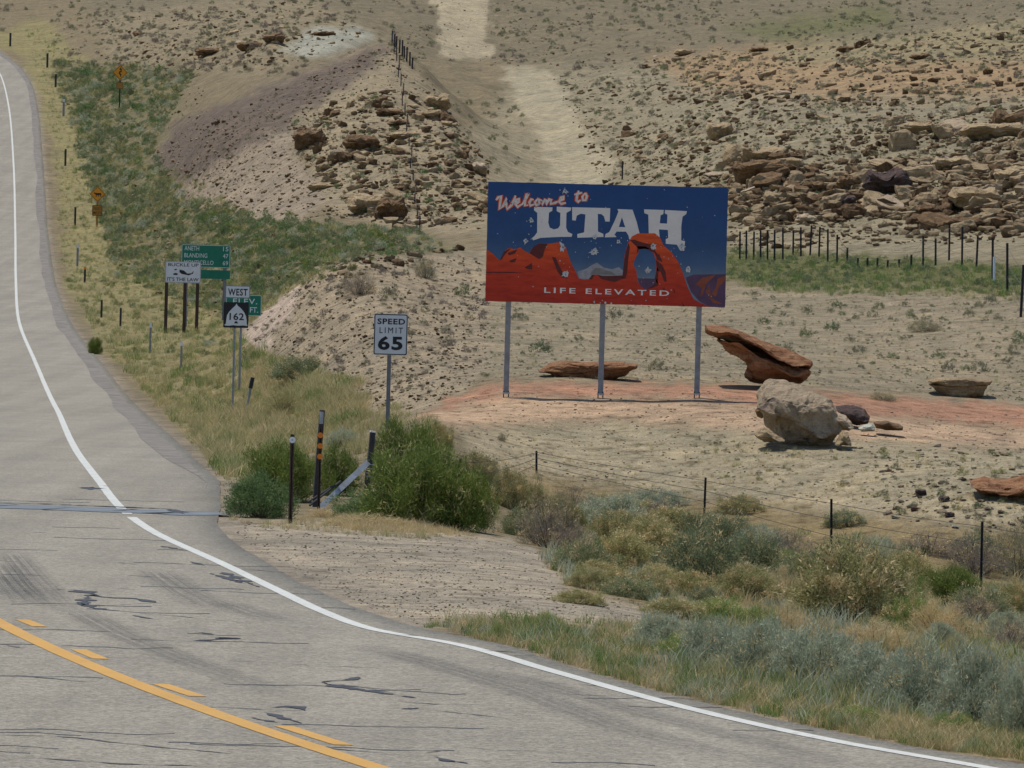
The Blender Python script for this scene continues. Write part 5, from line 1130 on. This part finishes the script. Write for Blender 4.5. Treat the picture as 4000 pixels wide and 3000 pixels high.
# --- distance sign
YD = 268
t, X0, X1, Z0, Z1 = panel_sign('distance_sign', 'wide green distance sign listing three towns behind the seat belt sign', 'road sign', 445, YD, 392, 497.5, 529, 578, 0, M_SIGNG, [403, 486], M_GREYPOST, .16, .05)
w, h = X1-X0, Z1-Z0; fx = lambda s: X0+s*w; fz = lambda s: Z0+s*h
frame('border', rrect(X0+.01, X1-.01, Z0+.01, Z1-.01, .05), rrect(X0+.03, X1-.03, Z0+.03, Z1-.03, .04), -.047, M_TXTW, t)
for s_, d_, e_, zz in (('ANETH', '15', .36, .74), ('BLANDING', '47', .53, .43), ('MONTICELLO', '69', .66, .12)):
    text(s_, fx(.06), fx(e_), fz(zz), fz(zz+.19), -.049, M_TXTW, t, bold=.004); text(d_, fx(.85), fx(.96), fz(zz), fz(zz+.19), -.049, M_TXTW, t, bold=.004)
x, y, z = base(445, YD); A0, A1 = X_of(392, 590, YD)-x, X_of(497, 590, YD)-x; B1, B0 = Z_of(445, 583, YD)-z, Z_of(445, 602, YD)-z
MB().prism(rrect(A0, A1, B0, B1, .04), -.045, -.04).obj('plate', M_SIGNG, t)
# --- warning diamonds
def diamond(lab, u, vb, vc, half, Y, plate, draw):
    x, y, z = base(u, Y); t = thing('warning_sign', lab, 'warning sign', (x, y, z)); zc_ = Z_of(u, vc, Y)-z; hw = half*Y/FPX
    MB().prism([(hw*math.cos(R(a)), zc_+hw*math.sin(R(a))) for a in (0, 4, 86, 90, 94, 176, 180, 184, 266, 270, 274, 356)] if False else [(0, zc_-hw), (hw, zc_), (0, zc_+hw), (-hw, zc_)], -.05, -.045).obj('panel', M_SIGNY, t)
    o_, i_ = hw*.93, hw*.86; frame('border', [(0, zc_-o_), (o_, zc_), (0, zc_+o_), (-o_, zc_)], [(0, zc_-i_), (i_, zc_), (0, zc_+i_), (-i_, zc_)], -.053, M_BLACK, t)
    draw(t, zc_, hw)
    p0, p1 = Z_of(u, plate[0], Y)-z, Z_of(u, plate[1], Y)-z; pw = plate[2]*Y/FPX/2
    pl = MB().prism(rrect(-pw, pw, p1, p0, .06), -.05, -.045).obj('plate', M_SIGNYD, t); frame('border', rrect(-pw+.01, pw-.01, p1+.01, p0-.01, .06), rrect(-pw+.05, pw-.05, p1+.05, p0-.05, .05), -.053, M_RUST, t)
    if plate[3]:
        a = plate[3]; hh = p0-p1; text(a[0], -pw*.7, pw*.7, p0-hh*.45, p0-hh*.18, -.054, M_BLACK, t, bold=.004); text(a[1], -pw*.75, pw*.75, p1+hh*.16, p1+hh*.42, -.054, M_BLACK, t, bold=.004)
    upost(zc_+hw*.6, .13).obj('post', M_DKPOST if vc < 300 else M_SIGNYD, t)
def d_wind(t, zc_, s):
    MB().ribbon([(.06*s, zc_-.55*s), (.10*s, zc_-.32*s), (-.10*s, zc_-.12*s), (-.06*s, zc_+.05*s), (.14*s, zc_+.18*s), (.06*s, zc_+.40*s)], .19*s, -.054).obj('arrow', M_BLACK, t)
    MB().flat([(-.12*s, zc_+.34*s), (.24*s, zc_+.38*s), (.02*s, zc_+.66*s)], -.0545).obj('arrow_head', M_BLACK, t)
def d_cow(t, zc_, s):
    P_ = [(-.42,.10),(-.38,.20),(-.28,.14),(-.20,.12),(.10,.12),(.34,.13),(.40,.05),(.40,-.20),(.36,-.30),(.30,-.30),(.30,-.10),(.20,-.08),(.14,-.10),(.12,-.30),(.05,-.30),(.04,-.10),(-.10,-.10),(-.12,-.32),(-.19,-.32),(-.20,-.08),(-.26,.0),(-.38,.0)]
    MB().flat([(a*s*1.1, zc_+b_*s*1.1) for a, b_ in P_], -.054).obj('cattle_silhouette', M_BLACK, t)
diamond('orange yellow diamond warning sign with winding road arrow, highest on the slope', 241, 240, 156, 16.5, 520, (177,192,15,None), d_wind)
diamond('orange yellow diamond warning sign with black cattle silhouette and plate below', 199, 495, 419, 17.5, 380, (443,466,22,('NEXT','MILES')), d_cow)
# --- posts
def tpost(b_, h, w=.035, x=0, y=0, z=0, lean=(0,0)):
    k = len(b_.v); b_.box(x-w/2, x+w/2, y-.006, y+.006, z-.2, z+h); b_.box(x-.006, x+.006, y-.006, y+.035, z-.2, z+h)
    for i in range(k, len(b_.v)): q = b_.v[i]; b_.v[i] = (q[0]+lean[0]*(q[2]-z), q[1]+lean[1]*(q[2]-z), q[2])
    return b_
def foot(u, vb, Y=None):
    if Y: return base(u, Y)
    return at(u, vb)
# brown marker post with round white reflector
x, y, z = at(627, 1131); h = (1131-938)*y/FPX; t = thing('marker_post', 'brown steel marker post with round white reflector at the gravel edge', 'marker post', (x, y, z))
tpost(MB(), h, .055).obj('post', M_RUST, t); MB().prism([(.042*math.cos(a), h-.075+.042*math.sin(a)) for a in np.linspace(0, 6.28, 17)[:-1]], -.014, -.008).obj('reflector_disc', M_REFL, t)
MB().prism([(.013*math.cos(a), h-.075+.013*math.sin(a)) for a in np.linspace(0, 6.28, 9)[:-1]], -.017, -.0145).obj('reflector_bolt', M_STEEL, t)
x, y, z = at(688, 1100); h = (1100-925)*y/FPX; t = thing('object_marker_post', 'brown steel post carrying three orange reflector discs', 'marker post', (x, y, z))
tpost(MB(), h, .045).obj('post', M_RUST, t)
for dv in (940, 963, 986): zc_ = (1100-dv)*y/FPX; MB().prism([(.04*math.cos(a), zc_+.04*math.sin(a)) for a in np.linspace(0, 6.28, 17)[:-1]], -.016, -.009).obj('reflector_disc', M_ORANGE, t)
YG = y
# leaning galvanised post behind it, with pale face near the top
x2, y2, z2 = base(684, YG+.8); hh = Z_of(696, 886, YG+.8)-z2; t = thing('leaning_post', 'weathered grey post leaning right behind the orange reflector discs', 'post', (x2, y2, z2))
dx = X_of(696, 886, YG+.8)-x2
MB().tube([(0,0,-.2), (dx*.55,.0,hh*.5), (dx*1.0,0,hh)], .042, 6).obj('shaft', M_DKPOST, t)
MB().tube([(dx*.90,-.03,hh*.86), (dx*1.0-.005,-.03,hh*.985)], .03, 6).obj('tip', M_STEEL, t)
# corner post and diagonal brace
YP = YG+1.2; x3, y3, z3 = base(797, YP); top = Z_of(805, 934, YP)-z3; dx = X_of(805, 934, YP)-x3
t = thing('corner_post', 'dark bent fence corner post with white top among the green bushes', 'fence post', (x3, y3, z3))
MB().tube([(-.04,0,-.2), (0,0,top*.35), (dx*.7,0,top*.7), (dx,0,top)], [.05,.045,.045,.042], 8).obj('shaft', M_DKPOST, t)
MB().tube([(dx,0,top), (dx+.003,0,top+.02)], .045, 8).obj('white_top', M_REFL, t)
for k in (.42,.47,.53,.58): MB().tube([(dx*k*1.05+.055*math.cos(a), .055*math.sin(a), top*k) for a in np.linspace(0, 6.28, 10)], .007, 4).obj('wire_wrap', M_STEEL, t)
p0 = Vector(un(690, 1101, YG+.35)); p1 = Vector(un(796, 998, YP-.05)); p0.z = max(p0.z, float(tz([p0.x],[p0.y])[0]))
t = thing('diagonal_brace', 'pale grey diagonal guardrail brace leaning from the ground to the corner post', 'fence brace', tuple(p0)); d = p1-p0
q = d.normalized(); sdv = q.cross(Vector((0,1,0))).normalized()*.042; off = Vector((0,.02,0))
V = [(-sdv-off), (sdv-off), (d+sdv-off), (d-sdv-off), (-sdv+off), (sdv+off), (d+sdv+off), (d-sdv+off)]
mk('rail', V, [(0,1,2,3),(7,6,5,4),(0,4,5,1),(1,5,6,2),(2,6,7,3),(3,7,4,0)], M_STEEL, t)
up_ = sdv.normalized()*(1 if sdv.z > 0 else -1)
MB().tube([up_*.075+Vector((-.09,.03,-.02)), up_*.075+d*.5+Vector((0,.03,0))], .018, 6).obj('cable', M_DKPOST, t); MB().tube([up_*.115+Vector((-.09,.05,0)), up_*.10+d*.36+Vector((0,.05,0))], .016, 6).obj('cable', M_DKPOST, t)
# delineators along the verge
DEL = [(22,71,100,'dark delineator post at the far top of the road',0),(102,115,146,'dark delineator post below the top bend',0),(120,160,188,'rusty delineator post second below the top bend',0),(137,214,251,'delineator post with pale reflector left of the winding road sign',1),
 (141,322,358,'dark delineator post halfway between the two diamond signs',0),(162,447,487,'delineator post just left of the cattle sign',0),(167,528,575,'slim delineator post below the cattle sign',1),(183,577,610,'short delineator post with orange tip',2),
 (219,648,686,'first delineator post in the yellow grass beside the road kink',0),(260,665,705,'second delineator post in the yellow grass beside the road kink',0),(324,697,763,'grey delineator post left of the seat belt sign posts',1),(391,737,800,'grey delineator post with pale top below the seat belt sign',1)]
for u, vt, vb, lab, kd in DEL:
    x, y, z = at(u, vb); h = (vb-vt)*y/FPX; t = thing('delineator_post', lab, 'marker post', (x, y, z), 0, 'delineator posts along the verge'); w = 4.4*y/FPX
    MB().box(-w/2, w/2, -.02, .02, -.2, h).obj('post', [M_DKPOST, M_GREYPOST, M_DKPOST][kd], t)
    if kd: MB().box(-w*.6, w*.6, -.035, -.022, h*.84, h*1.0).obj('reflector', [None, M_REFL, M_ORANGE][kd], t)
x, y, z = at(529, 893); h = (893-815)*y/FPX; t = thing('leaning_marker_post', 'black topped marker post leaning right in the yellow grass near the route 162 sign', 'marker post', (x, y, z))
dx = 15*y/FPX; MB().tube([(0,0,-.2),(dx*.7,0,h*.7)], .035, 6).obj('shaft', M_GREYPOST, t); MB().tube([(dx*.7,0,h*.7),(dx,0,h)], .05, 6).obj('black_top', M_BLACK, t)
# --- wire fences
def fence(name, lab, posts, heights, mat, wires, w=.05, rad=.006, extra=None):
    x0, y0, z0 = posts[0]; t = thing(name, lab, 'fence', (x0, y0, z0))
    for i, ((x, y, z), h) in enumerate(zip(posts, heights)):
        o = tpost(MB(), h, w).obj('post', mat, t); o.location = (x-x0, y-y0, z-z0); o.rotation_euler = (0, random.uniform(-.03,.03), 0)
    for f in wires:
        pts = []
        for i in range(len(posts)-1):
            a = Vector(posts[i])+Vector((0,0,heights[i]*f)); b_ = Vector(posts[i+1])+Vector((0,0,heights[i+1]*f)); L = (b_-a).length
            for k in range(6): s = k/6; pts.append(a.lerp(b_, s)-Vector((x0, y0, z0+.02*L*.6*s*(1-s)*4*.25)))
        pts.append(Vector(posts[-1])+Vector((0,0,heights[-1]*f))-Vector((x0,y0,z0))); MB().tube(pts, rad, 4, False).obj('wire', M_WIRE, t)
    return t
N1 = [(2450,92-14,None),(2129,85.5,1127),(1804,92.5,1078),(1527,98.5,1032),(1162,104,974),(1000,86,990)]
ps, hs = [], []
for u, Y, vt in N1:
    x, y, z = base(u, Y); ps.append((x, y, z)); hs.append((Z_of(u, vt, Y)-z) if vt else 1.1)
fence('wire_fence', 'barbed wire fence on thin steel posts running behind the ditch bushes', ps, hs, M_DKPOST, (.93,.68,.42), .04, .0055)
FR = [(1598,500,562),(1612,498,562),(1628,500,560),(1643,498,562),(1658,497,563),(1673,497,563),(1691,492,563),(1713,497,551),(1730,491,554),(1750,487,551),(1769,490,556),(1788,495,566),(1808,507,571),(1830,535,568),(1853,557,576),(1874,557,576),(1895,557,577),(1917,562,580),(1942,560,578),(1968,550,582),(1994,510,575),(2021,515,573),(2050,485,563),(2078,490,574),(2109,510,581),(2144,515,603),(2176,525,631),(2205,572,685)]
ps, hs = [], []
Yp = None
for u, vt, vb in FR:
    x, y, z = at(u, vb); ps.append((x, y, z)); hs.append((vb-vt)*y/FPX)
fence('wire_fence', 'line of dark fence posts below the escarpment curving toward the right edge', ps, hs, M_DKPOST, (.9,.6,.3), .075, .006)
x, y, z = at(2146, 606); t = thing('white_marker_post', 'white lower marker pipe against the fence near the right edge', 'marker post', (x, y-.3, z)); MB().tube([(0,0,-.1),(-.02,0,(606-555)*y/FPX)], .04, 6).obj('pipe', M_REFL, t)
ps, hs = [], []
for k in range(20):
    s = k/19; u = 848+s*56+3*math.sin(k*2.1); v = 92+s**1.25*400; x, y, z = at(u, v); ps.append((x, y, z)); hs.append((30-9*s)*y/FPX)
fence('wire_fence', 'fence of thin posts climbing the rocky knoll to its crest', ps, hs, M_DKPOST, (.9,.55), .07, .006)
ps, hs = [], []
for k in range(9):
    u = 846+k*5.5+random.uniform(-1,1); v = 92+k*7+random.uniform(-2,2); x, y, z = at(u, v); ps.append((x, y, z)); hs.append(random.uniform(24,36)*y/FPX)
fence('picket_fence', 'dense cluster of grey wooden stakes on the crest of the knoll', ps, hs, M_DKPOST, (.8,), .12, .008)
x, y, z = at(1344, 388); t = thing('marker_post', 'lone slender post beside the dirt track above the billboard', 'marker post', (x, y, z)); tpost(MB(), 40*y/FPX, .09).obj('post', M_DKPOST, t); MB().box(-.07, .07, -.03, -.012, 32*y/FPX, 38*y/FPX).obj('reflector', M_RUST, t)

# ------------------------------------------------------------------ labels that still coincide are told apart by their order from the left
_by = {}
for o in list(COL.objects):
    if o.parent is None and 'label' in o and 'group' in o and 'kind' not in o: _by.setdefault((o['group'], o['label']), []).append(o)
ORD = ['first', 'second', 'third', 'fourth', 'fifth', 'sixth', 'seventh', 'eighth']
for (g_, lab), obs in _by.items():
    if 1 < len(obs) <= 8:
        obs.sort(key=lambda o: o.location.x/o.location.y)
        for i, o in enumerate(obs): o['label'] = lab+', '+ORD[i]+' from left'
